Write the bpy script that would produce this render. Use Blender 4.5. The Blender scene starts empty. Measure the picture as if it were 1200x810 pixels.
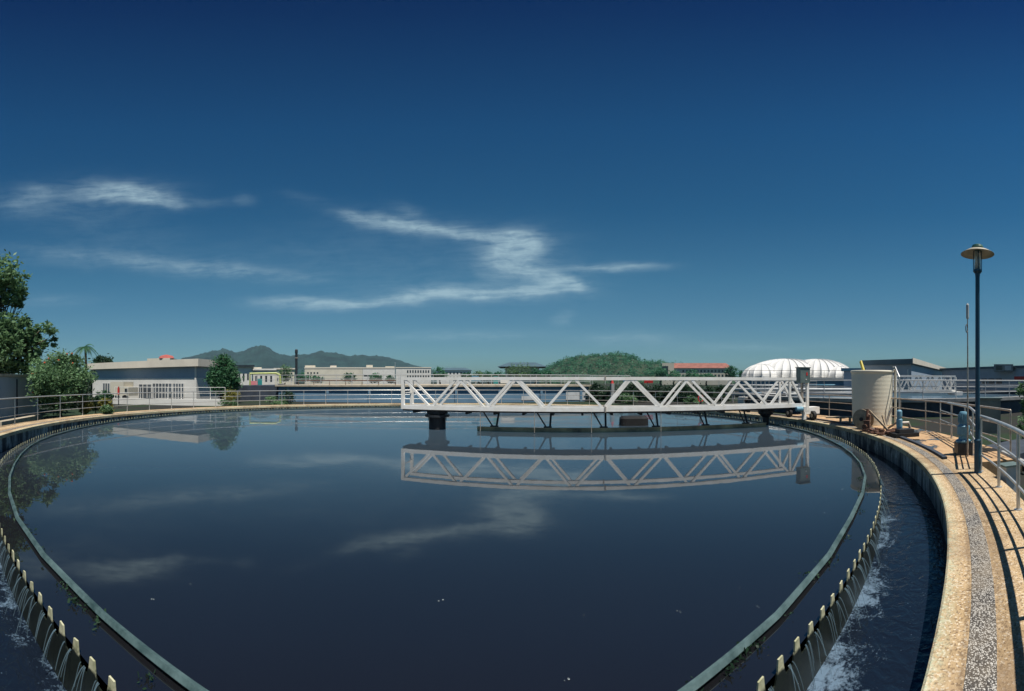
import bpy, math, random
import numpy as np
from mathutils import Vector, noise as mnoise
R = math.radians
sc = bpy.context.scene
col = sc.collection

# ------------------------------------------------------------------ camera (cylindrical panorama)
F, YH, XC, H = 464.0, 447.5, 511.3, 1.9       # pixels per radian, horizon row, column of azimuth 0, eye height above the water
cam = bpy.data.cameras.new('camera'); cam_o = bpy.data.objects.new('camera', cam); col.objects.link(cam_o)
sc.camera = cam_o
cam.type = 'PANO'; cam.panorama_type = 'CENTRAL_CYLINDRICAL'
cam_o.location = (0, 0, H); cam_o.rotation_euler = (R(90), 0, 0)
cam.central_cylindrical_range_u_min = (0 - XC) / F; cam.central_cylindrical_range_u_max = (1200 - XC) / F
cam.central_cylindrical_range_v_min = -(810 - YH) / F; cam.central_cylindrical_range_v_max = YH / F
cam.central_cylindrical_radius = 1
cam.clip_start = 0.05; cam.clip_end = 30000

# ------------------------------------------------------------------ sky, sun, exposure
SUN_EL, SUN_AZ = R(68), math.atan2(.42, -.91)   # azimuth from +Y towards +X
sun = bpy.data.lights.new('sun', 'SUN'); sun.energy = 5.0; sun.angle = R(.5); sun.color = (1, .955, .88)
sun_o = bpy.data.objects.new('sun', sun); col.objects.link(sun_o)
sd = Vector((math.cos(SUN_EL) * math.sin(SUN_AZ), math.cos(SUN_EL) * math.cos(SUN_AZ), math.sin(SUN_EL)))
sun_o.rotation_euler = (-sd).to_track_quat('-Z', 'Y').to_euler()
sc.view_settings.view_transform = 'Standard'; sc.view_settings.look = 'None'
sc.view_settings.gamma = 1; sc.view_settings.use_curve_mapping = False
sc.view_settings.exposure = .3

world = bpy.data.worlds.new('World'); sc.world = world; world.use_nodes = True
WN, WL = world.node_tree.nodes, world.node_tree.links
WN.clear()
def wmath(op, a, b=None, c=None, clamp=False):
    n = WN.new('ShaderNodeMath'); n.operation = op; n.use_clamp = clamp
    for i, v in enumerate((a, b, c)):
        if v is None: continue
        if isinstance(v, (int, float)): n.inputs[i].default_value = v
        else: WL.new(v, n.inputs[i])
    return n.outputs[0]
tc = WN.new('ShaderNodeTexCoord'); sep = WN.new('ShaderNodeSeparateXYZ'); WL.new(tc.outputs['Generated'], sep.inputs[0])
hor = wmath('SQRT', wmath('ADD', wmath('MULTIPLY', sep.outputs[0], sep.outputs[0]), wmath('MULTIPLY', sep.outputs[1], sep.outputs[1])))
slope = wmath('DIVIDE', sep.outputs[2], wmath('MAXIMUM', hor, .001))     # tangent of the elevation
azim = wmath('ARCTAN2', sep.outputs[0], sep.outputs[1])
nish = WN.new('ShaderNodeTexSky'); nish.sky_type = 'NISHITA'; nish.sun_disc = False
nish.sun_elevation = SUN_EL; nish.sun_rotation = SUN_AZ; nish.air_density = 1.0; nish.dust_density = 1.0; nish.ozone_density = 1.5
tint = WN.new('ShaderNodeValToRGB'); el = tint.color_ramp.elements     # deep polarised blue of a high summer sky
TINT = [(0, (0.33, 0.5, 0.545)), (0.1, (0.28, 0.465, 0.53)), (0.253, (0.195, 0.455, 0.525)), (0.426, (0.1, 0.36, 0.485)), (0.641, (0.06, 0.29, 0.455)), (0.943, (0.017, 0.12, 0.285)), (1.0, (0.014, 0.11, 0.27))]
while len(el) < len(TINT): el.new(.5)
for e, (p, c) in zip(el, TINT): e.position = p; e.color = (*c, 1)
WL.new(wmath('MULTIPLY', slope, 1.0, clamp=True), tint.inputs[0])
skm = WN.new('ShaderNodeMix'); skm.data_type = 'RGBA'; skm.blend_type = 'MULTIPLY'; skm.inputs[0].default_value = 1
WL.new(nish.outputs[0], skm.inputs[6]); WL.new(tint.outputs[0], skm.inputs[7])
# thin cirrus: soft elongated patches (azimuth, slope in units of 1/464 rad) broken up by streaky noise
def wvec(x, y, z=0.0):
    n = WN.new('ShaderNodeCombineXYZ')
    for i, v in enumerate((x, y, z)):
        if isinstance(v, (int, float)): n.inputs[i].default_value = v
        else: WL.new(v, n.inputs[i])
    return n.outputs[0]
cx = wmath('MULTIPLY', azim, F); cy = wmath('MULTIPLY', slope, F)
def wnoise(vec, scale, detail, rough, dist=0.0):
    n = WN.new('ShaderNodeTexNoise'); n.inputs['Scale'].default_value = scale; n.inputs['Detail'].default_value = detail
    n.inputs['Roughness'].default_value = rough; n.inputs['Distortion'].default_value = dist
    WL.new(vec, n.inputs['Vector']); return n.outputs[0]
warp = wmath('SUBTRACT', wnoise(wvec(wmath('MULTIPLY', cx, .012), wmath('MULTIPLY', cy, .022), 3.1), 1, 3, .6), .5)
warp2 = wmath('SUBTRACT', wnoise(wvec(wmath('MULTIPLY', cx, .014), wmath('MULTIPLY', cy, .02), 9.7), 1, 3, .6), .5)
dx = wmath('ADD', cx, wmath('MULTIPLY', warp2, 34)); dy = wmath('ADD', cy, wmath('MULTIPLY', warp, 13))
streak = wnoise(wvec(wmath('MULTIPLY', dx, .018), wmath('MULTIPLY', dy, .075)), 1, 7, .62, .4)
fleck = wnoise(wvec(wmath('MULTIPLY', dx, .045), wmath('MULTIPLY', dy, .09), 5), 1, 6, .6, .2)
fibre = wnoise(wvec(wmath('MULTIPLY', dx, .02), wmath('MULTIPLY', wmath('ADD', dy, wmath('MULTIPLY', dx, -.06)), .26), 2.2), 1, 5, .7, .3)
tex = wmath('ADD', wmath('ADD', wmath('MULTIPLY', streak, .45), wmath('MULTIPLY', fleck, .25)), wmath('MULTIPLY', fibre, .30))
CLOUDS = [  # column, row, half width, half height, tilt(deg), strength
    (135, 226, 48, 12, 2, 1.05), (172, 232, 34, 9, 8, .9), (203, 241, 14, 5, 8, .6), (30, 236, 34, 14, 0, .42), (48, 224, 18, 7, 10, .4), (248, 238, 26, 6, 0, .22), (290, 234, 14, 7, 0, .28),
    (408, 252, 20, 6, 4, .55), (448, 260, 38, 8, 7, .85), (500, 267, 34, 7, 5, .9), (480, 247, 20, 8, 20, .3), (540, 275, 30, 6, 4, .75), (590, 278, 40, 7, 0, .95), (612, 283, 26, 13, 12, 1.1), (604, 297, 28, 16, 0, 1.2), (588, 312, 24, 14, -20, .45), (630, 320, 40, 8, 14, .7), (662, 330, 26, 8, 20, .7),
    (700, 314, 34, 4.5, 0, .8), (750, 313, 36, 4, -2, .75), (330, 354, 38, 6, 0, .95), (390, 357, 50, 6, 0, .9), (450, 354, 50, 6, -6, .7), (500, 345, 44, 9, -4, .75), (560, 346, 55, 6, 2, .7), (600, 342, 48, 7, -3, 1.0), (655, 336, 36, 6, -4, .85),
    (90, 300, 90, 11, 3, .34), (190, 309, 80, 10, 5, .40), (270, 317, 70, 9, 4, .45), (335, 325, 40, 7, 4, .28), (60, 352, 45, 8, 0, .25), (662, 374, 12, 7, -30, .45),
    (540, 393, 90, 6, 0, .38), (740, 397, 70, 7, 0, .42), (870, 406, 90, 5, 0, .3), (355, 232, 30, 7, 5, .12),
    (100, 262, 110, 22, 12, .16), (420, 305, 200, 34, 0, .14), (606, 300, 50, 34, 0, .28), (640, 322, 60, 20, 8, .25), (520, 346, 110, 16, 0, .22), (130, 228, 80, 20, 0, .2), (470, 262, 80, 16, 6, .2)]
dens = None
for (px, py, hw, hh, rot, st) in CLOUDS:
    u = wmath('SUBTRACT', dx, px - XC); v = wmath('SUBTRACT', dy, YH - py)
    c, s = math.cos(R(-rot)), math.sin(R(-rot))
    uu = wmath('DIVIDE', wmath('ADD', wmath('MULTIPLY', u, c), wmath('MULTIPLY', v, s)), hw)
    vv = wmath('DIVIDE', wmath('SUBTRACT', wmath('MULTIPLY', v, c), wmath('MULTIPLY', u, s)), hh)
    r2 = wmath('ADD', wmath('MULTIPLY', uu, uu), wmath('MULTIPLY', vv, vv))
    g = wmath('MULTIPLY', wmath('POWER', 2.718, wmath('MULTIPLY', r2, -1.0)), st)
    dens = g if dens is None else wmath('ADD', dens, g)
dens = wmath('MINIMUM', dens, 1.25)
tx = wmath('ADD', wmath('MULTIPLY', wmath('SUBTRACT', tex, .43), 5.0), wmath('MULTIPLY', dens, .30), clamp=True)
dens = wmath('MULTIPLY', wmath('MULTIPLY', dens, wmath('MULTIPLY_ADD', tx, .78, .22)), .60, clamp=True)
cmix = WN.new('ShaderNodeMix'); cmix.data_type = 'RGBA'; WL.new(dens, cmix.inputs[0])
WL.new(skm.outputs[2], cmix.inputs[6]); cmix.inputs[7].default_value = (3.3, 4.6, 5.2, 1)
bg = WN.new('ShaderNodeBackground'); bg.inputs[1].default_value = .1; WL.new(cmix.outputs[2], bg.inputs[0])
wo = WN.new('ShaderNodeOutputWorld'); WL.new(bg.outputs[0], wo.inputs[0])

# ------------------------------------------------------------------ placing: a photo column / row and a distance give a point of the place
def az(px): return (px - XC) / F
def pt(px, d, z=0.0): return Vector((d * math.sin(az(px)), d * math.cos(az(px)), z))
def zat(py, d): return H - d * (py - YH) / F
GZ = -.12                                   # ground around the tanks
TC = Vector((0, 15.57, 0))                  # centre of the settling tank
def ring_pt(r, a, z=0.0, c=TC): return Vector((c.x + r * math.sin(a), c.y + r * math.cos(a), z))   # a = 0 is the far side

# ------------------------------------------------------------------ materials
def material(name, base, rough=.6, metal=0.0, var=.25, scale=3.0, bump=0.0, bscale=None, tint2=None, spec=.4, detail=6):
    """base colour broken up by two octaves of noise towards tint2 (or a darker tone), optional bump"""
    m = bpy.data.materials.new(name); m.use_nodes = True; nt = m.node_tree; N, L = nt.nodes, nt.links
    b = N['Principled BSDF']; b.inputs['Roughness'].default_value = rough; b.inputs['Metallic'].default_value = metal
    b.inputs['Specular IOR Level'].default_value = spec
    g = N.new('ShaderNodeNewGeometry')
    n = N.new('ShaderNodeTexNoise'); n.inputs['Scale'].default_value = scale; n.inputs['Detail'].default_value = detail; n.inputs['Roughness'].default_value = .65
    L.new(g.outputs['Position'], n.inputs['Vector'])
    r = N.new('ShaderNodeValToRGB'); r.color_ramp.elements[0].position = .32; r.color_ramp.elements[1].position = .68
    t2 = tint2 or tuple(c * (1 - var * 1.6) for c in base)
    r.color_ramp.elements[0].color = (*t2, 1); r.color_ramp.elements[1].color = (*base, 1)
    L.new(n.outputs[0], r.inputs[0]); L.new(r.outputs[0], b.inputs['Base Color'])
    if bump:
        n2 = N.new('ShaderNodeTexNoise'); n2.inputs['Scale'].default_value = bscale or scale * 6; n2.inputs['Detail'].default_value = 5
        L.new(g.outputs['Position'], n2.inputs['Vector'])
        bp = N.new('ShaderNodeBump'); bp.inputs['Strength'].default_value = bump; bp.inputs['Distance'].default_value = .03
        L.new(n2.outputs[0], bp.inputs['Height']); L.new(bp.outputs[0], b.inputs['Normal'])
    return m
def leafmat(name, dark, light, tip=None, nscale=.6):
    m = bpy.data.materials.new(name); m.use_nodes = True; nt = m.node_tree; N, L = nt.nodes, nt.links
    b = N['Principled BSDF']; b.inputs['Roughness'].default_value = .5; b.inputs['Specular IOR Level'].default_value = .25
    g = N.new('ShaderNodeNewGeometry'); n = N.new('ShaderNodeTexNoise'); n.inputs['Scale'].default_value = nscale; n.inputs['Detail'].default_value = 3
    L.new(g.outputs['Position'], n.inputs['Vector'])
    a = N.new('ShaderNodeMath'); a.operation = 'MULTIPLY_ADD'; a.inputs[1].default_value = .55; L.new(g.outputs['Random Per Island'], a.inputs[0])
    s = N.new('ShaderNodeMath'); s.operation = 'MULTIPLY_ADD'; s.inputs[1].default_value = 1.2; s.inputs[2].default_value = -.38; L.new(n.outputs[0], s.inputs[0])
    L.new(s.outputs[0], a.inputs[2])
    r = N.new('ShaderNodeValToRGB'); r.color_ramp.elements[0].color = (*dark, 1); r.color_ramp.elements[1].color = (*light, 1)
    if tip: e = r.color_ramp.elements.new(.95); e.color = (*tip, 1); r.color_ramp.elements[1].position = .8
    L.new(a.outputs[0], r.inputs[0]); L.new(r.outputs[0], b.inputs['Base Color'])
    tr = N.new('ShaderNodeBsdfTranslucent'); L.new(r.outputs[0], tr.inputs[0])
    mx = N.new('ShaderNodeMixShader'); mx.inputs[0].default_value = .4
    L.new(b.outputs[0], mx.inputs[1]); L.new(tr.outputs[0], mx.inputs[2]); L.new(mx.outputs[0], N['Material Output'].inputs[0])
    return m

M = dict(
    white=material('white_paint', (.87, .86, .83), .45, var=.16, scale=2.6, tint2=(.74, .70, .62), detail=9),
    steel=material('stainless_rail', (.62, .62, .60), .32, metal=.55, var=.15, scale=8),
    steel_far=material('galvanised_rail', (.52, .53, .53), .6, var=.15, scale=3),
    steel_old=material('worn_rail', (.50, .47, .42), .45, metal=.35, var=.3, scale=9, tint2=(.33, .25, .18)),
    dark=material('dark_steel', (.03, .034, .04), .5, var=.3, scale=5),
    rubber=material('black_rubber', (.012, .012, .013), .7, var=.2, scale=8),
    under=material('underside_steel', (.02, .022, .027), .6, var=.3, scale=4),
    conc=material('pale_concrete', (.46, .40, .31), .85, var=.25, scale=2.5, bump=.3, bscale=40, tint2=(.30, .25, .18)),
    concwall=None,
    grey=material('grey_concrete', (.33, .33, .32), .8, var=.3, scale=1.8, bump=.2),
    bluewall=material('blue_grey_wall', (.13, .235, .33), .7, var=.25, scale=.6, tint2=(.09, .17, .25)),
    darkwall=material('dark_wall', (.05, .065, .09), .8, var=.3, scale=1.5),
    shed=material('blue_grey_sheet', (.32, .38, .45), .55, var=.2, scale=.8, tint2=(.26, .32, .39)),
    cream=material('cream_render', (.62, .57, .46), .8, var=.12, scale=.15),
    offwhite=material('off_white_render', (.68, .66, .61), .75, var=.12, scale=.5),
    fascia=material('pale_fascia', (.66, .60, .50), .6, var=.1, scale=.8),
    window=material('window_dark', (.03, .04, .05), .15, var=.2, scale=1, spec=.6),
    redroof=material('red_roof', (.30, .12, .09), .75, var=.25, scale=.4),
    red=material('red_paint', (.55, .035, .03), .5, var=.15, scale=4),
    pink=material('pink_panel', (.65, .22, .24), .5, var=.1, scale=3),
    teal=material('teal_panel', (.03, .25, .24), .5, var=.1, scale=3),
    blue=material('blue_paint', (.05, .17, .28), .45, var=.25, scale=6, tint2=(.09, .22, .30)),
    bluemotor=material('light_blue_paint', (.17, .36, .46), .5, var=.3, scale=9, tint2=(.10, .22, .30)),
    lampblue=material('lamp_post_paint', (.018, .07, .12), .35, var=.2, scale=4),
    cabinet=material('grey_green_cabinet', (.13, .18, .17), .5, var=.2, scale=3),
    membrane=material('white_membrane', (.66, .65, .62), .6, var=.1, scale=.5),
    teal_fascia=material('teal_grey_fascia', (.07, .12, .15), .6, var=.15, scale=.3),
    yellow=material('yellow_paint', (.62, .50, .06), .5, var=.2, scale=4),
    yellowpale=material('pale_yellow_paint', (.52, .53, .30), .5, var=.15, scale=4),
    bark=material('bark', (.12, .085, .055), .9, var=.35, scale=6, bump=.4),
    soil=material('soil', (.16, .12, .08), .95, var=.4, scale=2),
    plastic=material('cream_plastic', (.74, .68, .53), .5, var=.1, scale=.8, tint2=(.66, .61, .49)),
    rust=material('rusty_iron', (.20, .09, .05), .85, var=.5, scale=12, tint2=(.06, .045, .04)),
    timber=material('timber', (.48, .37, .25), .85, var=.3, scale=7),
    hillmat=material('mountain_green', (.016, .045, .038), .95, var=.45, scale=.012),
    louvre=material('pale_louvre', (.55, .56, .56), .6, var=.15, scale=2),
    pipe=material('pale_pipe', (.5, .5, .48), .5, var=.2, scale=2),
    lime=material('lime_pipe', (.45, .50, .16), .5, var=.2, scale=3),
)
L_DEEP = leafmat('foliage_deep', (.014, .038, .014), (.08, .17, .06))
L_MID = leafmat('foliage_mid', (.016, .055, .020), (.115, .28, .115), (.21, .35, .17))
L_BLUE = leafmat('foliage_cool', (.016, .06, .03), (.105, .26, .12))
L_YEL = leafmat('foliage_yellow', (.07, .10, .02), (.28, .28, .06), (.42, .36, .10))
L_DARK = leafmat('foliage_dark', (.009, .024, .016), (.045, .10, .05))
L_FAR = leafmat('foliage_far', (.016, .075, .045), (.10, .29, .15), nscale=.08)

# ------------------------------------------------------------------ mesh helpers
class MB:
    def __init__(s): s.v = []; s.f = []; s.smooth = False
    def add(s, vs, fs):
        o = len(s.v); s.v += [tuple(v) for v in vs]; s.f += [tuple(i + o for i in f) for f in fs]; return s
    def box(s, c, size, rz=0.0):
        hx, hy, hz = size[0] / 2, size[1] / 2, size[2] / 2; ca, sa = math.cos(rz), math.sin(rz)
        vs = [(c[0] + x * ca - y * sa, c[1] + x * sa + y * ca, c[2] + z) for z in (-hz, hz) for x, y in ((-hx, -hy), (hx, -hy), (hx, hy), (-hx, hy))]
        return s.add(vs, [(3, 2, 1, 0), (4, 5, 6, 7), (0, 1, 5, 4), (1, 2, 6, 5), (2, 3, 7, 6), (3, 0, 4, 7)])
    def beam(s, p, q, w, h, up=(0, 0, 1)):
        p, q = Vector(p), Vector(q); t = (q - p).normalized(); up = Vector(up)
        if abs(t.dot(up)) > .98: up = Vector((0, 1, 0))
        a = t.cross(up).normalized(); b = a.cross(t).normalized(); a *= w / 2; b *= h / 2
        vs = [e + i * a + j * b for e in (p, q) for i, j in ((-1, -1), (1, -1), (1, 1), (-1, 1))]
        return s.add(vs, [(0, 1, 2, 3), (7, 6, 5, 4), (0, 4, 5, 1), (1, 5, 6, 2), (2, 6, 7, 3), (3, 7, 4, 0)])
    def tube(s, path, r, n=8, cap=True):
        path = [Vector(p) for p in path]; k = len(path); rr = r if isinstance(r, (list, tuple)) else [r] * k
        rings = []; ref = None
        for i, p in enumerate(path):
            t = (path[min(i + 1, k - 1)] - path[max(i - 1, 0)]).normalized()
            if ref is None: ref = Vector((0, 0, 1)) if abs(t.z) < .9 else Vector((1, 0, 0))
            a = t.cross(ref).normalized(); b = a.cross(t).normalized(); ref = b
            rings.append([p + (a * math.cos(2 * math.pi * j / n) + b * math.sin(2 * math.pi * j / n)) * rr[i] for j in range(n)])
        vs = [v for ring in rings for v in ring]
        fs = [(i * n + j, i * n + (j + 1) % n, (i + 1) * n + (j + 1) % n, (i + 1) * n + j) for i in range(k - 1) for j in range(n)]
        if cap: fs += [tuple(reversed(range(n))), tuple((k - 1) * n + j for j in range(n))]
        return s.add(vs, fs)
    def lathe(s, c, prof, n=24, cap=True):
        vs = [(c[0] + r * math.cos(2 * math.pi * j / n), c[1] + r * math.sin(2 * math.pi * j / n), c[2] + z) for r, z in prof for j in range(n)]
        k = len(prof)
        fs = [(i * n + j, i * n + (j + 1) % n, (i + 1) * n + (j + 1) % n, (i + 1) * n + j) for i in range(k - 1) for j in range(n)]
        if cap: fs += [tuple(reversed(range(n))), tuple((k - 1) * n + j for j in range(n))]
        return s.add(vs, fs)
    def ring(s, prof, a0, a1, n, c=TC, closed=False, wob=None):
        """sweep a profile of (r, z) points round the tank centre"""
        k = len(prof); m = n if closed else n + 1; vs = []
        for i in range(m):
            a = a0 + (a1 - a0) * i / n; w = wob[i % n] if wob else 0
            vs += [ring_pt(r + w, a, z, c) for r, z in prof]
        fs = []
        for i in range(n):
            i2 = (i + 1) % m
            for j in range(k):
                j2 = (j + 1) % k; fs.append((i * k + j, i * k + j2, i2 * k + j2, i2 * k + j))
        if not closed: fs += [tuple(range(k)), tuple(reversed([(m - 1) * k + j for j in range(k)]))]
        return s.add(vs, fs)
    def build(s, name, mat, parent=None, smooth=False, base=None, fix=True):
        if parent is not None:
            root = parent
            off = Vector(parent.location)
            if parent.parent: off += Vector(parent.parent.location)
        else:
            if base is None:
                xs = np.array(s.v); base = Vector(((xs[:, 0].min() + xs[:, 0].max()) / 2, (xs[:, 1].min() + xs[:, 1].max()) / 2, xs[:, 2].min()))
            off = Vector(base)
        me = bpy.data.meshes.new(name)
        me.from_pydata([(v[0] - off.x, v[1] - off.y, v[2] - off.z) for v in s.v], [], s.f); me.update()
        if fix:
            import bmesh
            bm = bmesh.new(); bm.from_mesh(me); bmesh.ops.recalc_face_normals(bm, faces=bm.faces); bm.to_mesh(me); bm.free()
        if smooth:
            for p in me.polygons: p.use_smooth = True
        me.materials.append(mat)
        o = bpy.data.objects.new(name, me); col.objects.link(o)
        if parent is not None: o.parent = parent
        else: o.location = off
        return o
def tag(o, label, cat, group=None):
    o['label'] = label; o['category'] = cat
    if group: o['group'] = group
    return o
def thing(name, label, cat, loc, group=None):
    o = bpy.data.objects.new(name, None); col.objects.link(o); o.location = loc; o.empty_display_size = .3
    return tag(o, label, cat, group)
def struct(o, kind='structure'): o['kind'] = kind; return o
def inst(src, parent, loc, rz=0.0):
    c = src.copy(); col.objects.link(c); c.parent = parent; c.location = loc; c.rotation_euler = (0, 0, rz); return c
def arc(r, a0, a1, n, z, c=TC): return [ring_pt(r, a0 + (a1 - a0) * i / n, z, c) for i in range(n + 1)]

# ------------------------------------------------------------------ special materials
def nodes_of(name):
    m = bpy.data.materials.new(name); m.use_nodes = True; return m, m.node_tree.nodes, m.node_tree.links, m.node_tree.nodes['Principled BSDF']
def nmath(N, L, op, a, b=None, c=None, clamp=False):
    n = N.new('ShaderNodeMath'); n.operation = op; n.use_clamp = clamp
    for i, v in enumerate((a, b, c)):
        if v is None: continue
        if isinstance(v, (int, float)): n.inputs[i].default_value = v
        else: L.new(v, n.inputs[i])
    return n.outputs[0]
def nnoise(N, L, vec, scale, detail=5, rough=.6, dist=0.0):
    n = N.new('ShaderNodeTexNoise'); n.inputs['Scale'].default_value = scale; n.inputs['Detail'].default_value = detail
    n.inputs['Roughness'].default_value = rough; n.inputs['Distortion'].default_value = dist
    L.new(vec, n.inputs['Vector']); return n.outputs[0]
def nmix(N, L, f, a, b, mode='MIX'):
    n = N.new('ShaderNodeMix'); n.data_type = 'RGBA'; n.blend_type = mode
    for i, v in ((0, f), (6, a), (7, b)):
        if isinstance(v, (int, float)): n.inputs[i].default_value = v
        elif isinstance(v, tuple): n.inputs[i].default_value = (*v, 1)
        else: L.new(v, n.inputs[i])
    return n.outputs[2]
def nramp(N, L, f, p0, p1, c0=(0, 0, 0), c1=(1, 1, 1)):
    r = N.new('ShaderNodeValToRGB'); r.color_ramp.elements[0].position = p0; r.color_ramp.elements[1].position = p1
    r.color_ramp.elements[0].color = (*c0, 1); r.color_ramp.elements[1].color = (*c1, 1); L.new(f, r.inputs[0]); return r.outputs[0]
def nradius(N, L, pos):
    s = N.new('ShaderNodeSeparateXYZ'); L.new(pos, s.inputs[0])
    yy = nmath(N, L, 'SUBTRACT', s.outputs[1], TC.y)
    return nmath(N, L, 'SQRT', nmath(N, L, 'ADD', nmath(N, L, 'MULTIPLY', s.outputs[0], s.outputs[0]), nmath(N, L, 'MULTIPLY', yy, yy))), s

def walkway_material():
    m, N, L, b = nodes_of('sandy_exposed_aggregate'); g = N.new('ShaderNodeNewGeometry'); P = g.outputs['Position']
    rad, s = nradius(N, L, P)
    big = nnoise(N, L, P, 1.6, 5, .6); fine = nnoise(N, L, P, 120, 3, .7); mid = nnoise(N, L, P, 24, 4, .7)
    c = nmix(N, L, nramp(N, L, big, .35, .65), (.40, .28, .15), (.53, .385, .225))
    vo = N.new('ShaderNodeTexVoronoi'); vo.inputs['Scale'].default_value = 75; L.new(P, vo.inputs['Vector'])
    sv = N.new('ShaderNodeSeparateColor'); L.new(vo.outputs['Color'], sv.inputs[0])
    c = nmix(N, L, nmath(N, L, 'MULTIPLY', nramp(N, L, sv.outputs[0], .60, .92), .72), c, (.13, .085, .05))
    c = nmix(N, L, nmath(N, L, 'MULTIPLY', nramp(N, L, sv.outputs[1], .78, .9), .7), c, (.68, .58, .44))
    # lichen along the inner lip, grime either side of the wheel track
    lich = nmath(N, L, 'SUBTRACT', 1.0, nmath(N, L, 'MULTIPLY', nmath(N, L, 'SUBTRACT', rad, 14.97), 7.0), clamp=True)
    lich = nmath(N, L, 'MULTIPLY', lich, nramp(N, L, mid, .38, .6))
    c = nmix(N, L, nmath(N, L, 'MULTIPLY', lich, .75), c, (.44, .50, .36))
    d1 = nmath(N, L, 'ABSOLUTE', nmath(N, L, 'SUBTRACT', rad, 15.425)); d2 = nmath(N, L, 'ABSOLUTE', nmath(N, L, 'SUBTRACT', rad, 15.18))
    dk = nmath(N, L, 'MAXIMUM', nmath(N, L, 'SUBTRACT', 1.0, nmath(N, L, 'MULTIPLY', d1, 6.5), clamp=True), nmath(N, L, 'SUBTRACT', 1.0, nmath(N, L, 'MULTIPLY', d2, 28), clamp=True))
    dk = nmath(N, L, 'MULTIPLY', dk, nramp(N, L, nmath(N, L, 'ADD', nmath(N, L, 'MULTIPLY', mid, .5), nmath(N, L, 'MULTIPLY', fine, .5)), .38, .62))
    c = nmix(N, L, nmath(N, L, 'MULTIPLY', dk, .85), c, (.10, .065, .04))
    ang = nmath(N, L, 'ARCTAN2', s.outputs[0], nmath(N, L, 'SUBTRACT', s.outputs[1], TC.y))
    jt = nmath(N, L, 'ABSOLUTE', nmath(N, L, 'SUBTRACT', nmath(N, L, 'FRACT', nmath(N, L, 'ADD', nmath(N, L, 'MULTIPLY', ang, 30 / (2 * math.pi)), nmath(N, L, 'MULTIPLY', nmath(N, L, 'SUBTRACT', mid, .5), .004))), .5))
    jm = nramp(N, L, jt, .0022, .0040, (1, 1, 1), (0, 0, 0))
    damp = nmath(N, L, 'MULTIPLY', nramp(N, L, nnoise(N, L, P, .8, 6, .7, .5), .48, .60), .6)
    c = nmix(N, L, damp, c, (.20, .135, .08))
    c = nmix(N, L, nmath(N, L, 'MULTIPLY', jm, .8), c, (.05, .04, .03))
    L.new(c, b.inputs['Base Color']); b.inputs['Roughness'].default_value = .9; b.inputs['Specular IOR Level'].default_value = .2
    bp = N.new('ShaderNodeBump'); bp.inputs['Strength'].default_value = .5; bp.inputs['Distance'].default_value = .006
    L.new(nmath(N, L, 'ADD', vo.outputs['Distance'], fine), bp.inputs['Height']); L.new(bp.outputs[0], b.inputs['Normal'])
    return m
def pebble_material():
    m, N, L, b = nodes_of('pebble_wash'); g = N.new('ShaderNodeNewGeometry'); P = g.outputs['Position']
    vo = N.new('ShaderNodeTexVoronoi'); vo.inputs['Scale'].default_value = 92; L.new(P, vo.inputs['Vector'])
    sv = N.new('ShaderNodeSeparateColor'); L.new(vo.outputs['Color'], sv.inputs[0])
    c = nmix(N, L, sv.outputs[0], (.30, .28, .25), (.60, .57, .51))
    c = nmix(N, L, nramp(N, L, sv.outputs[1], .60, .64), c, (.035, .03, .028))
    c = nmix(N, L, nramp(N, L, vo.outputs['Distance'], .45, .62), c, (.05, .042, .035))
    big = nnoise(N, L, P, 2.5, 4)
    c = nmix(N, L, nmath(N, L, 'MULTIPLY', nramp(N, L, big, .4, .7), .4), c, (.40, .32, .22))
    L.new(c, b.inputs['Base Color']); b.inputs['Roughness'].default_value = .7
    bp = N.new('ShaderNodeBump'); bp.inputs['Strength'].default_value = .9; bp.inputs['Distance'].default_value = .01; bp.invert = True
    L.new(vo.outputs['Distance'], bp.inputs['Height']); L.new(bp.outputs[0], b.inputs['Normal'])
    return m
def tankwall_material():
    m, N, L, b = nodes_of('stained_tank_wall'); g = N.new('ShaderNodeNewGeometry'); P = g.outputs['Position']
    mp = N.new('ShaderNodeMapping'); mp.inputs['Scale'].default_value = (1, 1, .25); L.new(P, mp.inputs['Vector'])
    run = nnoise(N, L, mp.outputs[0], 3.2, 6, .65, .6); sp = nnoise(N, L, P, 9, 5, .7)
    c = nmix(N, L, nramp(N, L, run, .44, .62), (.045, .05, .052), (.42, .46, .42))
    c = nmix(N, L, nmath(N, L, 'MULTIPLY', nramp(N, L, sp, .5, .66), .6), c, (.05, .06, .055))
    L.new(c, b.inputs['Base Color']); b.inputs['Roughness'].default_value = .8
    bp = N.new('ShaderNodeBump'); bp.inputs['Strength'].default_value = .35; bp.inputs['Distance'].default_value = .02
    L.new(sp, bp.inputs['Height']); L.new(bp.outputs[0], b.inputs['Normal'])
    return m
def tank_water_material():
    m, N, L, b = nodes_of('still_dark_water'); g = N.new('ShaderNodeNewGeometry'); P = g.outputs['Position']
    L.new(nmix(N, L, nnoise(N, L, P, .35, 3), (.0065, .0068, .0082), (.0092, .0095, .0112)), b.inputs['Base Color'])
    b.inputs['Roughness'].default_value = .015; b.inputs['IOR'].default_value = 2.0; b.inputs['Sheen Weight'].default_value = .9; b.inputs['Sheen Roughness'].default_value = .23; b.inputs['Sheen Tint'].default_value = (.95, .97, 1, 1); b.inputs['Specular IOR Level'].default_value = .5
    bp = N.new('ShaderNodeBump'); bp.inputs['Strength'].default_value = .02; bp.inputs['Distance'].default_value = .02
    L.new(nnoise(N, L, P, 2.2, 3, .5), bp.inputs['Height']); L.new(bp.outputs[0], b.inputs['Normal'])
    return m
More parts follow.
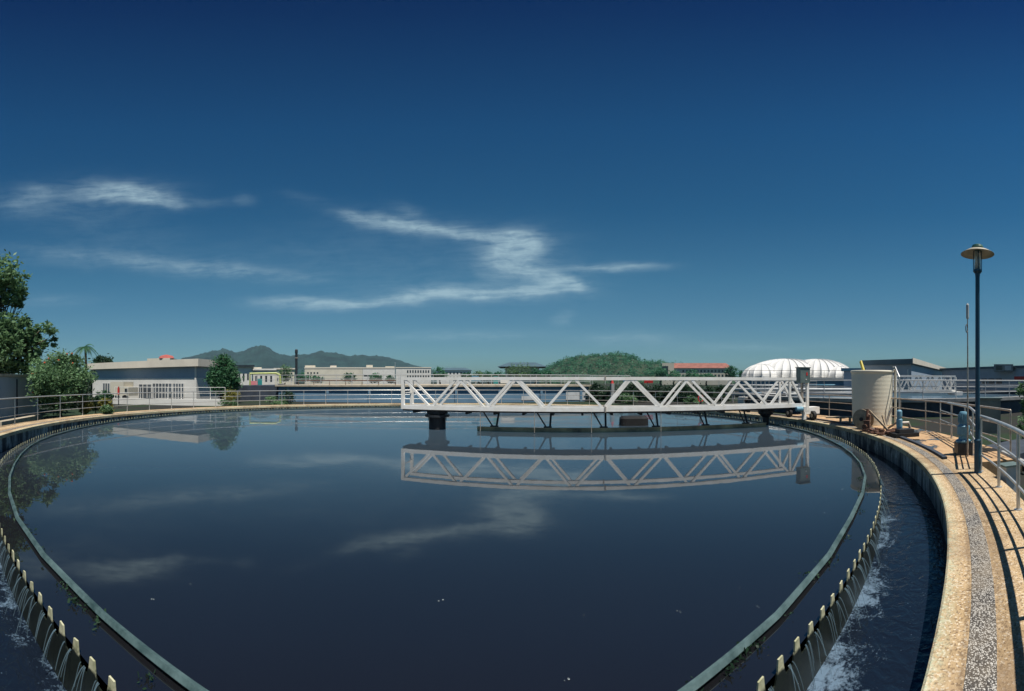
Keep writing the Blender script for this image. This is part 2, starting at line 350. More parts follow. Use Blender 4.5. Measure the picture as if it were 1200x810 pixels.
def channel_water_material():
    m, N, L, b = nodes_of('rippled_channel_water'); g = N.new('ShaderNodeNewGeometry'); P = g.outputs['Position']
    rad, s = nradius(N, L, P)
    near = nmath(N, L, 'SUBTRACT', 1.0, nmath(N, L, 'MULTIPLY', nmath(N, L, 'SUBTRACT', rad, 14.08), 2.1), clamp=True)
    curl = nnoise(N, L, P, 4.5, 7, .68, 1.6); bub = nnoise(N, L, P, 46, 3, .6); patch = nnoise(N, L, P, 1.3, 3)
    fo = nmath(N, L, 'ADD', nmath(N, L, 'MULTIPLY', near, .38), nmath(N, L, 'MULTIPLY', nmath(N, L, 'SUBTRACT', patch, .48), 1.0))
    fm = nmath(N, L, 'ADD', nmath(N, L, 'ADD', fo, nmath(N, L, 'MULTIPLY', curl, .8)), nmath(N, L, 'MULTIPLY', nmath(N, L, 'SUBTRACT', bub, .5), .45))
    mask = nramp(N, L, fm, .74, .92)
    vo = N.new('ShaderNodeTexVoronoi'); vo.inputs['Scale'].default_value = 22; L.new(P, vo.inputs['Vector'])
    fl = nmath(N, L, 'MULTIPLY', nramp(N, L, vo.outputs['Distance'], .08, .16, (1, 1, 1), (0, 0, 0)), nramp(N, L, curl, .52, .6))
    mask = nmath(N, L, 'MAXIMUM', mask, nmath(N, L, 'MULTIPLY', fl, .6))
    L.new(nmix(N, L, mask, (.006, .010, .018), (.095, .15, .21)), b.inputs['Base Color'])
    L.new(nmath(N, L, 'MULTIPLY_ADD', mask, .6, .04), b.inputs['Roughness']); b.inputs['IOR'].default_value = 1.45
    w = N.new('ShaderNodeMapping'); w.inputs['Scale'].default_value = (1, 1, 1); L.new(P, w.inputs['Vector'])
    rip = nnoise(N, L, w.outputs[0], 7, 4, .55, .8)
    bp = N.new('ShaderNodeBump'); bp.inputs['Strength'].default_value = .35; bp.inputs['Distance'].default_value = .06
    L.new(nmath(N, L, 'ADD', rip, nmath(N, L, 'MULTIPLY', mask, .3)), bp.inputs['Height']); L.new(bp.outputs[0], b.inputs['Normal'])
    return m
def weir_material():
    m, N, L, b = nodes_of('weir_plate_wet'); g = N.new('ShaderNodeNewGeometry'); P = g.outputs['Position']
    s = N.new('ShaderNodeSeparateXYZ'); L.new(P, s.inputs[0]); n1 = nnoise(N, L, P, 14, 5, .7); n2 = nnoise(N, L, P, 40, 3)
    dry = nramp(N, L, nmath(N, L, 'ADD', s.outputs[2], nmath(N, L, 'MULTIPLY', nmath(N, L, 'SUBTRACT', n1, .5), .10)), .0, .03)
    c = nmix(N, L, nramp(N, L, n2, .4, .65), (.004, .007, .005), (.013, .017, .010))
    c = nmix(N, L, dry, c, nmix(N, L, nramp(N, L, n1, .35, .6), (.30, .30, .17), (.52, .50, .33)))
    L.new(c, b.inputs['Base Color']); b.inputs['Roughness'].default_value = .45
    return m
def platform_material():
    m, N, L, b = nodes_of('wet_sandy_slab'); g = N.new('ShaderNodeNewGeometry'); P = g.outputs['Position']
    big = nnoise(N, L, P, .9, 5, .65); mid = nnoise(N, L, P, 7, 5, .7)
    c = nmix(N, L, nramp(N, L, mid, .35, .7), (.34, .20, .10), (.55, .37, .20))
    wet = nramp(N, L, big, .53, .57)
    c = nmix(N, L, wet, c, (.05, .045, .04)); c = nmix(N, L, nmath(N, L, 'MULTIPLY', nramp(N, L, mid, .6, .7), .6), c, (.12, .07, .045))
    L.new(c, b.inputs['Base Color']); L.new(nmath(N, L, 'MULTIPLY_ADD', wet, -.82, .88), b.inputs['Roughness'])
    return m
def ground_material():
    m, N, L, b = nodes_of('ground_mix'); g = N.new('ShaderNodeNewGeometry'); P = g.outputs['Position']
    c = nmix(N, L, nramp(N, L, nnoise(N, L, P, .12, 5), .45, .58), (.034, .034, .032), (.026, .05, .024))
    c = nmix(N, L, nmath(N, L, 'MULTIPLY', nnoise(N, L, P, 9, 5, .7), .6), c, (.03, .03, .028))
    L.new(c, b.inputs['Base Color']); b.inputs['Roughness'].default_value = 1; b.inputs['Specular IOR Level'].default_value = .05
    return m
def baffle_material():
    m, N, L, b = nodes_of('teal_baffle_board'); g = N.new('ShaderNodeNewGeometry'); P = g.outputs['Position']
    s = N.new('ShaderNodeSeparateXYZ'); L.new(P, s.inputs[0]); n1 = nnoise(N, L, P, 5, 6, .7)
    c = nmix(N, L, nramp(N, L, n1, .35, .65), (.022, .046, .046), (.085, .135, .135))
    low = nramp(N, L, nmath(N, L, 'ADD', s.outputs[2], nmath(N, L, 'MULTIPLY', n1, .05)), .03, .055)
    c = nmix(N, L, low, (.02, .03, .022), c)
    L.new(c, b.inputs['Base Color']); b.inputs['Roughness'].default_value = .5
    return m
WALK, PEB, TWALL, TWATER, CWATER, WEIRM, PLATF, GROUNDM, BAFM = (walkway_material(), pebble_material(), tankwall_material(), tank_water_material(),
    channel_water_material(), weir_material(), platform_material(), ground_material(), baffle_material())

# ================================================================== THE SETTING
def sheet(r0, r1, z, n, c=TC, radii=None):
    mb = MB(); rr = radii or [r0, r1]; k = len(rr)
    vs = [ring_pt(r, 2 * math.pi * i / n, z, c) for i in range(n) for r in rr]
    fs = [(i * k + j, ((i + 1) % n) * k + j, ((i + 1) % n) * k + j + 1, i * k + j + 1) for i in range(n) for j in range(k - 1)]
    return mb.add(vs, fs)
struct(sheet(0, 0, GZ, 128, radii=[16.05, 20, 40, 120, 500, 2000, 3400]).build('ground', GROUNDM))
wd = MB(); n = 256
wd.add([ring_pt(14.02, 2 * math.pi * i / n, 0) for i in range(n)], [tuple(range(n))])
struct(wd.build('tank_water', TWATER, fix=False))
struct(sheet(14.0, 15.05, -.36, 256).build('channel_water', CWATER))
for o in (bpy.data.objects['tank_water'], bpy.data.objects['channel_water'], bpy.data.objects['ground']):
    if o.data.polygons[0].normal.z < 0: o.data.flip_normals()

# mountains and the wooded hill
def ridge(name, prof, d, depth, m, seed, zb=-5.0, rough=.06):
    """heightfield whose skyline follows (column, row) pairs at distance d"""
    cols = np.arange(prof[0][0], prof[-1][0] + .1, 1.2); ys = np.interp(cols, [p[0] for p in prof], [p[1] for p in prof])
    rows = 22; vs = []; fs = []
    for j in range(rows):
        t = j / (rows - 1); dd = d - depth * (1 - t) if j < rows else d
        for i, (cx_, y) in enumerate(zip(cols, ys)):
            top = max(zat(y, d), 2.0)
            h = top * (math.sin(t * math.pi / 2)) ** 1.15
            p = pt(cx_, dd)
            nz = mnoise.noise((p.x * .006 + seed, p.y * .006, 1.3)) + .6 * mnoise.noise((p.x * .02 + seed, p.y * .02, 4)) + .35 * mnoise.noise((p.x * .07, p.y * .07, 7))
            h *= 1 + rough * nz * (2.2 if j < rows - 1 else .6)
            vs.append((p.x, p.y, h + zb * (1 - t)))
    w = len(cols)
    for j in range(rows - 1):
        for i in range(w - 1): fs.append((j * w + i, j * w + i + 1, (j + 1) * w + i + 1, (j + 1) * w + i))
    # back slope
    o = len(vs)
    for cx_ in cols: p = pt(cx_, d + depth * .8); vs.append((p.x, p.y, zb))
    for i in range(w - 1): fs.append(((rows - 1) * w + i, (rows - 1) * w + i + 1, o + i + 1, o + i))
    mb = MB(); mb.add(vs, fs); return struct(mb.build(name, m, smooth=True))
ridge('mountain', [(185, 440), (215, 419), (240, 414), (262, 412), (276, 417), (288, 412), (298, 409), (306, 406.5), (314, 409), (324, 415), (340, 418), (352, 417), (362, 416), (375, 413), (390, 415),
      (410, 418), (430, 418), (450, 418.5), (465, 423), (480, 427), (495, 430), (520, 438), (535, 443)], 2600, 900, M['hillmat'], 2.0)
hill_prof = [(600, 446), (628, 440), (645, 431), (662, 423), (685, 419), (708, 417.5), (728, 417), (742, 420), (752, 425), (770, 426), (790, 429), (815, 434), (850, 442), (880, 447)]
ridge('hill', hill_prof, 620, 150, material('hill_soil', (.035, .06, .03), .95, var=.3, scale=.05), 5.0, zb=-3)

# ------------------------------------------------------------------ foliage
def leaf_cloud(rng, blobs, n, size, clump=26, spread=.34, shell=.55):
    """quads gathered in clumps through ellipsoid blobs: (centre, (rx, ry, rz))"""
    vol = np.array([b[1][0] * b[1][1] * b[1][2] for b in blobs]) ** .75; prob = vol / vol.sum()
    cl = []
    for b, p in zip(blobs, prob):
        k = max(5, int(clump * len(blobs) * p))
        for _ in range(k):
            v = rng.normal(size=3); v /= np.linalg.norm(v); r = shell + (1 - shell) * rng.random() ** .7
            cl.append((np.array(b[0]) + v * r * np.array(b[1]), min(b[1]) * spread * (.6 + .8 * rng.random())))
    idx = rng.integers(0, len(cl), n)
    cen = np.array([c[0] for c in cl])[idx]; sr = np.array([c[1] for c in cl])[idx]
    pos = cen + rng.normal(size=(n, 3)) * sr[:, None] * np.array([.62, .62, .5])
    a = rng.normal(size=(n, 3)); a[:, 2] *= .55; a /= np.linalg.norm(a, axis=1)[:, None]
    b = rng.normal(size=(n, 3)); b[:, 2] *= .55; b -= (a * b).sum(1)[:, None] * a; b /= np.linalg.norm(b, axis=1)[:, None]
    s = size * (.6 + .8 * rng.random(n))[:, None]
    q = np.stack([pos - a * s, pos - b * s * .42, pos + a * s, pos + b * s * .42], 1).reshape(-1, 3)
    mb = MB(); mb.v = [tuple(v) for v in q]; mb.f = [(4 * i, 4 * i + 1, 4 * i + 2, 4 * i + 3) for i in range(n)]
    return mb
def tree(name, label, base, blobs, n, leaf, mat, seed, trunk_r=.14, cat='tree', group=None, limbs=True, flowers=None, clump=26, trunk_name='trunk', crown_name='crown'):
    rng = np.random.default_rng(seed); base = Vector(base)
    t = thing(name, label, cat, base, group)
    mb = MB(); low = min(b[0][2] for b in blobs); cxy = np.mean([b[0] for b in blobs], 0)
    fork = base.lerp(Vector(cxy), .45); fork.z = base.z + (low - base.z) * .6
    mid = base.lerp(fork, .5) + Vector((rng.normal() * trunk_r, rng.normal() * trunk_r, 0))
    mb.tube([base + Vector((0, 0, -.1)), mid, fork], [trunk_r * 1.25, trunk_r, trunk_r * .8], 8)
    if limbs:
        for b in blobs:
            e = Vector(b[0]) + Vector((0, 0, b[1][2] * .3)); m_ = fork.lerp(e, .5) + Vector((0, 0, .1 * (e - fork).length))
            mb.tube([fork, m_, e], [trunk_r * .6, trunk_r * .4, trunk_r * .12], 6)
            for k in range(3):
                v = rng.normal(size=3); v /= np.linalg.norm(v); e2 = Vector(np.array(b[0]) + v * np.array(b[1]) * .85)
                mb.tube([m_, m_.lerp(e2, .6) + Vector((0, 0, .05)), e2], [trunk_r * .3, trunk_r * .18, trunk_r * .05], 5)
    mb.build(trunk_name, M['bark'], t, smooth=True)
    leaf_cloud(rng, blobs, n, leaf, clump).build(crown_name, mat, t, fix=False)
    if flowers:
        
        for _ in range(flowers[0]):
            b = blobs[int(rng.integers(0, len(blobs)))]; v = rng.normal(size=3); v[2] = abs(v[2]); v[1] = -abs(v[1]); v /= np.linalg.norm(v)
            c = np.array(b[0]) + v * np.array(b[1]) * 1.0; MB().lathe(tuple(c), [(.02, -.06), (.06, .0), (.05, .04), (.01, .05)], 6).build('flower', flowers[1], t)
    return t
def pb(px, py, d, rpx, rpy=None, rd=None):
    """a blob centred on the line of sight of a photo point at distance d, radii given in photo pixels"""
    c = pt(px, d, zat(py, d)); k = d / F; return (tuple(c), (rpx * k, (rd or rpx) * k, (rpy or rpx) * k))

# woodland over the hill: reads as one mass
rng = np.random.default_rng(77)
wl = MB(); trees_b = []
hx = [p[0] for p in hill_prof]; hy = [p[1] for p in hill_prof]
for _ in range(900):
    cx_ = rng.uniform(625, 860); t = rng.random() ** .8; y = np.interp(cx_, hx, hy)
    d = 620 - 150 * (1 - t); top = zat(y, 620); z = top * math.sin(t * math.pi / 2) ** 1.15 - 3 * (1 - t)
    r = rng.uniform(2.6, 5.2); c = pt(cx_, d, z + r * .35); trees_b.append((tuple(c), (r, r, r * .95)))
struct(leaf_cloud(rng, trees_b, 26000, 1.15, 9, .5, .6).build('woodland', L_FAR, fix=False), 'stuff')

# ================================================================== THE TANK
tank = thing('settling_tank', 'large round concrete settling tank full of still dark water', 'water tank', (TC.x, TC.y, -.6))
A360 = 2 * math.pi
MB().ring([(15.0, -.6), (15.0, .07), (15.35, .07), (15.35, -.6)], 0, A360, 256, closed=True).build('tank_wall', TWALL, tank)
coping = MB().ring([(14.97, .062), (14.962, .075), (14.966, .178), (14.985, .192), (16.1, .192), (16.1, GZ - .05), (15.36, GZ - .05), (15.36, .062)], 0, A360, 256, closed=True).build('walkway', WALK, tank)
MB().ring([(15.2, .18), (15.2, .197), (15.385, .197), (15.385, .18)], 0, A360, 256, closed=True).build('wheel_track', PEB, tank)
MB().ring([(15.5, .18), (15.502, .245), (15.6, .25), (15.6, .18)], R(96), R(147.5), 60).build('kerb', M['darkwall'], tank)
# weir plate with teeth, one sheet of stainless with a picket every 22 cm
random.seed(3)
NT = 400; wv = []; wf = []
RW = 14.03
def weir_prof():
    pts = []; p = A360 / NT
    for i in range(NT):
        a = i * p; j = random.uniform(-.006, .006); k = random.uniform(.9, 1.08)
        pts += [(a - .50 * p, -.055), (a - .30 * p, -.05), (a - .17 * p, .02 * k), (a - .125 * p, .092 * k + j), (a + .125 * p, .086 * k - j), (a + .17 * p, .02 * k), (a + .30 * p, -.05)]
    return pts
wp = weir_prof(); k = len(wp)
for a, z in wp:
    for r in (RW, RW + .012):
        wv += [ring_pt(r, a, z), ring_pt(r, a, -.58)]
for i in range(k):
    j = (i + 1) % k; o, q = 4 * i, 4 * j
    wf += [(o, q, q + 1, o + 1), (o + 2, o + 3, q + 3, q + 2), (o, o + 2, q + 2, q)]
MB().add(wv, wf).build('weir_plate', WEIRM, tank)
# scum baffle of straight boards with a flat top lip, on brackets
random.seed(5); NB = 72
wob = [random.uniform(-.012, .012) + .03 * math.sin(i * 1.13) + .02 * math.sin(i * .47) for i in range(NB)]
baf = MB().ring([(13.70, -.15), (13.70, .055), (13.692, .058), (13.693, .064), (13.722, .066), (13.742, .036), (13.738, .028), (13.712, .05), (13.712, -.15)], 0, A360, NB, closed=True, wob=wob).build('scum_baffle', BAFM, tank)
for i in range(0, NB, 3):
    a = A360 * i / NB; MB().beam(ring_pt(13.71 + wob[i], a, -.01), ring_pt(14.03, a, -.09), .04, .012).build('bracket', M['dark'], tank)
# algae tufts clinging to the baffle and slow-moving scum
ag = MB(); rga = np.random.default_rng(9)
for _ in range(170):
    a = rga.uniform(0, A360) if rga.random() < .3 else R(180) + rga.normal() * .9
    c0 = ring_pt(13.735 + abs(rga.normal()) * .03 if rga.random() < .7 else 13.67, a, .01)
    for k in range(int(rga.integers(6, 22))):
        c = c0 + Vector((rga.normal() * .04, rga.normal() * .04, rga.random() * .03)); d1 = Vector(rga.normal(size=3)) * .009; d2 = Vector(rga.normal(size=3)) * .007
        ag.add([c - d1, c - d2, c + d1, c + d2], [(0, 1, 2, 3)])
struct(tag(ag.build('algae', L_DARK, fix=False), 'green algae tufts clinging to the teal baffle board', 'algae'), 'stuff')
# water spilling through the notches
sp = MB()
for i in range(NT):
    for s_ in range(4):
        a = A360 * (i + .5 + random.uniform(-.27, .27)) / NT; w = random.uniform(.0001, .00045); x1 = random.uniform(.05, .17); hgt = .34; sw = random.uniform(-.0016, .0016)
        rows = []; t1 = random.uniform(.6, 1)
        for q in range(8):
            t = q / 7 * t1; r = RW + .014 + x1 * t; z = -.012 - (hgt + .02) * t ** 1.7; ww = w * (1 - .5 * t); aa = a + sw * t
            rows += [ring_pt(r, aa - ww, z), ring_pt(r + .004, aa, z + .005), ring_pt(r, aa + ww, z)]
        sp.add(rows, [(3 * q + e, 3 * q + e + 1, 3 * q + e + 4, 3 * q + e + 3) for q in range(7) for e in (0, 1)])
spm, N_, L_, b_ = nodes_of('falling_water'); b_.inputs['Base Color'].default_value = (.20, .31, .38, 1); b_.inputs['Roughness'].default_value = .08
b_.inputs['Transmission Weight'].default_value = .5; b_.inputs['IOR'].default_value = 1.33; b_.inputs['Alpha'].default_value = .5
struct(sp.build('falling_water', spm, smooth=True, fix=False), 'stuff')

fk = MB(); rgf = np.random.default_rng(31)
for px, py in [(970, 584), (888, 708), (866, 690), (700, 560), (250, 600)] + [(rgf.uniform(880, 1000), rgf.uniform(560, 760)) for _ in range(7)] + [(rgf.uniform(60, 240), rgf.uniform(560, 800)) for _ in range(5)] + [(rgf.uniform(200, 900), rgf.uniform(540, 800)) for _ in range(6)]:
    d_ = H * F / (py - YH); c = pt(px, d_, .003)
    if (c - TC).length > 13.5: continue
    for k in range(int(rgf.integers(1, 4))):
        o_ = c + Vector((rgf.normal() * .03, rgf.normal() * .03, 0)); r_ = rgf.uniform(.002, .008); m_ = int(rgf.integers(5, 8)); p0_ = rgf.uniform(0, 6)
        fk.add([o_ + Vector((math.cos(p0_ + A360 * j / m_) * r_ * rgf.uniform(.6, 1.3), math.sin(p0_ + A360 * j / m_) * r_ * rgf.uniform(.6, 1.3), 0)) for j in range(m_)], [tuple(range(m_))])
struct(tag(fk.build('floating_scum', material('scum_foam', (.34, .38, .38), .8, var=.2, scale=20)), 'tiny pale flecks of scum floating on the dark water', 'scum'), 'stuff')

# ------------------------------------------------------------------ railings
def railing(name, label, path, spacing, height, mat, rails=((1.0, .026), (.66, .016), (.34, .016)), post_r=.021, closed=False, rail_names='rail'):
    """path: points at foot level; posts copied from the first one"""
    path = [Vector(p) for p in path]
    root = thing(name, label, 'railing', path[0])
    L = [0]
    for a, b in zip(path, path[1:]): L.append(L[-1] + (b - a).length)
    def at(s):
        for i in range(len(path) - 1):
            if s <= L[i + 1] + 1e-6: return path[i].lerp(path[i + 1], (s - L[i]) / max(L[i + 1] - L[i], 1e-6))
        return path[-1]
    n = max(1, round(L[-1] / spacing)); first = None
    for i in range(n + 1):
        p = at(L[-1] * i / n)
        if first is None:
            mb = MB(); mb.tube([p, p + Vector((0, 0, height))], post_r, 8); mb.lathe((p.x, p.y, p.z), [(.055, 0), (.055, .012), (post_r, .013)], 12, cap=False)
            first = mb.build('post', mat, root)
        else: inst(first, root, p - path[0])
    for h_, r in rails:
        MB().tube([p + Vector((0, 0, height * h_)) for p in path], r, 8).build('rail', mat, root, smooth=True)
    return root
railing('railing', 'long curved steel railing round the far rim of the tank', arc(16.02, R(-138), R(100), 120, .19), 1.75, 1.05, M['steel'])
railing('railing', 'steel railing round the wet sandy platform beyond the kerb', arc(17.0, R(101), R(148.5), 36, .2), 1.75, 1.05, M['steel_old'])
railing('railing', 'bright handrail on the near walkway starting at the lamp post', arc(15.93, R(152.3), R(186), 26, .19), 1.12, 1.05, M['steel'], rails=((1.0, .034), (.64, .019), (.3, .019)), post_r=.026)
p0 = ring_pt(15.95, R(151.9), .19); railing('railing', 'short level railing running outward to the right from the lamp post', [p0 + Vector((.12, .06, -.31)), p0 + Vector((2.4, .75, -.31)), p0 + Vector((5.2, 2.4, -.31))], 1.5, 1.36, M['steel'], rails=((1.0, .03), (.78, .018), (.55, .018)))

# platform of wet sandy concrete
pf = MB().ring([(15.6, .1), (15.6, .2), (17.15, .2), (17.15, GZ - .1), (16.11, GZ - .1), (16.11, .1)], R(100), R(149.5), 60)
struct(pf.build('pavement', PLATF))

# ------------------------------------------------------------------ rotating bridge
NV = Vector((math.sin(.354), math.cos(.354), 0)); TV = Vector((math.cos(.354), -math.sin(.354), 0))
ND, FD = 14.56, 15.44
ZB, ZT = .80, 2.08
def bp_(s, n, z): return NV * n + TV * s + Vector((0, 0, z))
S0, S1 = -6.88, 9.45
bridge = thing('rotating_bridge', 'long white truss footbridge spanning the dark water from pier to rim', 'bridge', bp_(0, 15, .19))
for nn in (ND, FD):
    side = 1 if nn == ND else -1
    tr = MB().beam(bp_(S0, nn, ZB + .08), bp_(S1, nn, ZB + .08), .12, .16).build('bottom_chord', M['white'], bridge)
    tc_ = MB().beam(bp_(S0, nn, ZT - .06), bp_(S1 - .45, nn, ZT - .06), .12, .12).build('top_chord', M['white'], bridge)
    bn = [-5.61 + 2.216 * i for i in range(7)]
    tn = [-6.78] + [-4.5 + 2.19 * i for i in range(6)] + [8.67]
    for i, b in enumerate(bn):
        for t in (tn[i], tn[i + 1]):
            sg = -1 if t < b else 1
            MB().beam(bp_(b + sg * .085, nn, ZB + .15), bp_(t - sg * (.085 if 0 < i + (sg > 0) < 7 else .06), nn, ZT - .11), .085, .10, up=NV).build('diagonal', M['white'], bridge)
    MB().beam(bp_(8.78, nn, ZT - .11), bp_(9.38, nn, ZB + .15), .085, .10, up=NV).build('diagonal', M['white'], bridge)
    MB().beam(bp_(S0 + .06, nn, ZB + .16), bp_(S0 + .06, nn, ZT - .12), .12, .12, up=NV).build('end_post', M['white'], bridge)
    MB().box(tuple(bp_(1.06, nn - .004 * side, ZB + .08)), (.06, .16, .21), -.354).build('splice_plate', M['steel_old'], bridge)
    MB().box(tuple(bp_(1.06, nn - .004 * side, ZT - .06)), (.05, .155, .17), -.354).build('splice_plate', M['steel_old'], bridge)
    MB().beam(bp_(8.7, nn, ZB + .16), bp_(8.7, nn, ZT - .12), .09, .09, up=NV).build('end_post', M['white'], bridge)
dk = MB(); dk.add([bp_(S0 + .02, ND + .07, ZB - .07), bp_(S1, ND + .07, ZB - .07), bp_(S1, FD - .07, ZB - .07), bp_(S0 + .02, FD - .07, ZB - .07),
        bp_(S0 + .02, ND + .07, ZB + .06), bp_(S1, ND + .07, ZB + .06), bp_(S1, FD - .07, ZB + .06), bp_(S0 + .02, FD - .07, ZB + .06)],
       [(3, 2, 1, 0), (4, 5, 6, 7), (0, 1, 5, 4), (1, 2, 6, 5), (2, 3, 7, 6), (3, 0, 4, 7)])
dk.build('deck', M['under'], bridge)
for s in np.arange(S0 + .5, S1, 1.1):
    MB().beam(bp_(s, ND + .07, ZB - .11), bp_(s, FD - .07, ZB - .11), .08, .08).build('cross_beam', M['under'], bridge)
MB().beam(bp_(S0 + .06, ND + .07, ZB + .65), bp_(S0 + .06, FD - .07, ZB + .65), .04, .04).build('end_bar', M['white'], bridge)
MB().tube([bp_(S0 + .3, ND + .0, ZB - .03), bp_(S1 - .5, ND + .0, ZB - .03)], .022, 6).build('cable_conduit', M['dark'], bridge)
# skimmer board carried on V hangers
NS = ND + .30
sk = MB(); pts = [(-3.75, 0), (8.0, 0)]
sk.beam(bp_(-3.8, NS, .055), bp_(7.7, NS, .055), .05, .20)
sk.build('skimmer_board', material('skimmer_board_paint', (.40, .37, .22), .6, var=.4, scale=1.2, tint2=(.06, .07, .06)), bridge)
MB().beam(bp_(-3.8, NS - .045, .165), bp_(7.7, NS - .045, .165), .12, .02).build('skimmer_lip', material('skimmer_lip_paint', (.36, .34, .22), .6, var=.4, scale=1.2, tint2=(.14, .15, .11)), bridge)
for s in (-3.15, -1.1, 1.0, 3.0, 5.0, 6.75):
    MB().tube([bp_(s - .38, ND + .1, ZB - .02), bp_(s - .02, NS, .16)], .028, 6).build('hanger', M['dark'], bridge)
    MB().tube([bp_(s + .12, FD - .1, ZB - .02), bp_(s + .1, NS + .02, .16)], .04, 6).build('hanger', M['dark'], bridge)
    MB().box(tuple(bp_(s + .02, NS, .19)), (.3, .12, .06), -.354).build('hanger_foot', M['dark'], bridge)
for s in (-3.6, -1.55, .55, 3.15):
    MB().tube([bp_(s, ND - .02, ZB), bp_(s, ND - .02, .02)], .014, 6).build('steel_rod', M['steel_old'], bridge)
# drive end: posts, cabinet, carriage, wheels, motor
ca = MB().box(tuple(bp_(9.42, ND + .06, 2.18)), (.50, .36, .66), -.354)
cab = ca.build('control_cabinet', M['cabinet'], bridge)
MB().box(tuple(bp_(9.42, ND + .06, 2.525)), (.56, .42, .03), -.354).build('cabinet_roof', M['cabinet'], cab)
MB().box(tuple(bp_(9.50, ND - .126, 2.24)), (.07, .012, .14), -.354).build('warning_plate', M['red'], cab)
MB().box(tuple(bp_(9.46, ND - .126, 2.0)), (.06, .012, .05), -.354).build('status_lamp', M['offwhite'], cab)
for s, nn in ((9.36, ND + .06), (9.66, ND + .10)):
    MB().beam(bp_(s, nn, .62), bp_(s, nn, 1.85 if s < 9.5 else 2.02), .12 if s > 9.5 else .07, .12, up=NV).build('cabinet_post', M['white'] if s > 9.5 else M['steel_old'], bridge)
MB().beam(bp_(9.42, ND - .02, .25), bp_(9.42, ND - .02, 1.0), .16, .12, up=NV).build('carriage_leg', M['white'], bridge)
MB().box(tuple(bp_(9.95, ND + .3, .62)), (.7, .5, .3), -.354).build('end_carriage', M['white'], bridge)
MB().box(tuple(bp_(10.05, ND + .22, .42)), (.18, .3, .12), -.354).build('axle_box', M['conc'], bridge)
for s, nn in ((9.78, ND - .02), (9.78, FD + .05)):
    c = bp_(s, nn, .395); rr = (ring_pt(1, math.atan2(c.x - TC.x, c.y - TC.y)) - TC)
    c = TC + Vector(rr) * 15.29; c.z = .402; ax = Vector(rr)
    if nn > 15: c += TV.cross(Vector((0, 0, 1))) * -.0 + NV * .95; rr2 = Vector((c.x - TC.x, c.y - TC.y, 0)).normalized(); c = TC + rr2 * 15.29; c.z = .402; ax = rr2
    w = MB().tube([c - ax * .07, c + ax * .07], .205, 20).build('drive_wheel', M['rubber'], bridge)
    MB().tube([c - ax * .078, c + ax * .078], .09, 14).build('hub', M['steel_old'], w)
MB().tube([bp_(8.95, ND - .12, .72), bp_(9.27, ND - .12, .72)], .105, 14).build('drive_motor', M['bluemotor'], bridge, smooth=False)
MB().box(tuple(bp_(9.36, ND - .12, .70)), (.16, .2, .24), -.354).build('gearbox', M['offwhite'], bridge)
MB().lathe(tuple(bp_(8.0, FD, -.1)), [(.12, 0), (.15, .45), (.34, .62), (.36, .86)], 14).build('scum_hopper', M['dark'], bridge)

# central pier
pc = bp_(-5.5, 15.0, 0)
pier = thing('central_pier', 'dark flanged steel column carrying the left end of the white bridge', 'column', (pc.x, pc.y, -.6))
MB().lathe((pc.x, pc.y, 0), [(.34, -.6), (.34, .47), (.30, .47), (.30, .60), (.42, .62), (.42, .78)], 24).build('shaft', M['under'], pier)
MB().lathe((pc.x, pc.y, 0), [(.33, .50), (.50, .50), (.50, .58), (.31, .58)], 24, cap=False).build('flange', M['dark'], pier)
for i in range(10):
    a = i * A360 / 10; MB().beam((pc.x + .36 * math.cos(a), pc.y + .36 * math.sin(a), .34), (pc.x + .36 * math.cos(a), pc.y + .36 * math.sin(a), .498), .02, .06).build('rib', M['dark'], pier)

# rounded dark float tank on the water behind the skimmer board
fc = bp_(2.5, 17.2, 0); fl = MB()
cs = [(.62, -.2), (.62, .0), (.60, .30), (.52, .40)]
vs = []; nn_ = 20
for hx_, z in cs:
    for j in range(nn_):
        a = A360 * j / nn_; e = .45; c_, s_ = math.cos(a), math.sin(a)
        x = math.copysign(abs(c_) ** e, c_) * (hx_ + .02); y = math.copysign(abs(s_) ** e, s_) * hx_ * .55
        q = fc + TV * x + NV * y; vs.append((q.x, q.y, z))
fl.add(vs, [(i * nn_ + j, i * nn_ + (j + 1) % nn_, (i + 1) * nn_ + (j + 1) % nn_, (i + 1) * nn_ + j) for i in range(3) for j in range(nn_)] + [tuple((3 * nn_) + j for j in range(nn_)), tuple(reversed(range(nn_)))])
tag(fl.build('scum_box', M['rubber']), 'black rounded box floating on the water under the middle of the bridge', 'float')

# ------------------------------------------------------------------ right-hand platform furniture
lp = ring_pt(15.84, R(152.6), .19)
lamp = thing('street_lamp', 'tall slim blue lamp post with saucer shaped glass lantern', 'street lamp', lp)
x, y, z0 = lp.x, lp.y, .19
MB().lathe((x, y, 0), [(.085, z0), (.085, z0 + .015), (.066, z0 + .02), (.066, .80), (.046, .83), (.042, 3.90)], 16).build('pole', M['lampblue'], lamp, smooth=False)
MB().lathe((x, y, 0), [(.045, 3.88), (.05, 3.93), (.085, 3.97), (.085, 4.0), (.02, 4.0)], 16).build('collar', M['lampblue'], lamp)
gm, N_, L_, b_ = nodes_of('lantern_glass'); b_.inputs['Base Color'].default_value = (.75, .78, .74, 1); b_.inputs['Roughness'].default_value = .1
b_.inputs['Transmission Weight'].default_value = .6; b_.inputs['Alpha'].default_value = .85
MB().lathe((x, y, 0), [(.062, 4.0), (.062, 4.34)], 16).build('lantern_glass', gm, lamp, smooth=True)
MB().lathe((x, y, 0), [(.02, 4.0), (.028, 4.05), (.028, 4.24), (.012, 4.28)], 10).build('bulb', M['offwhite'], lamp)
for i in range(4):
    a = A360 * i / 4 + .4; MB().tube([(x + .078 * math.cos(a), y + .078 * math.sin(a), 3.99), (x + .078 * math.cos(a), y + .078 * math.sin(a), 4.36)], .008, 6).build('bar', M['lampblue'], lamp)
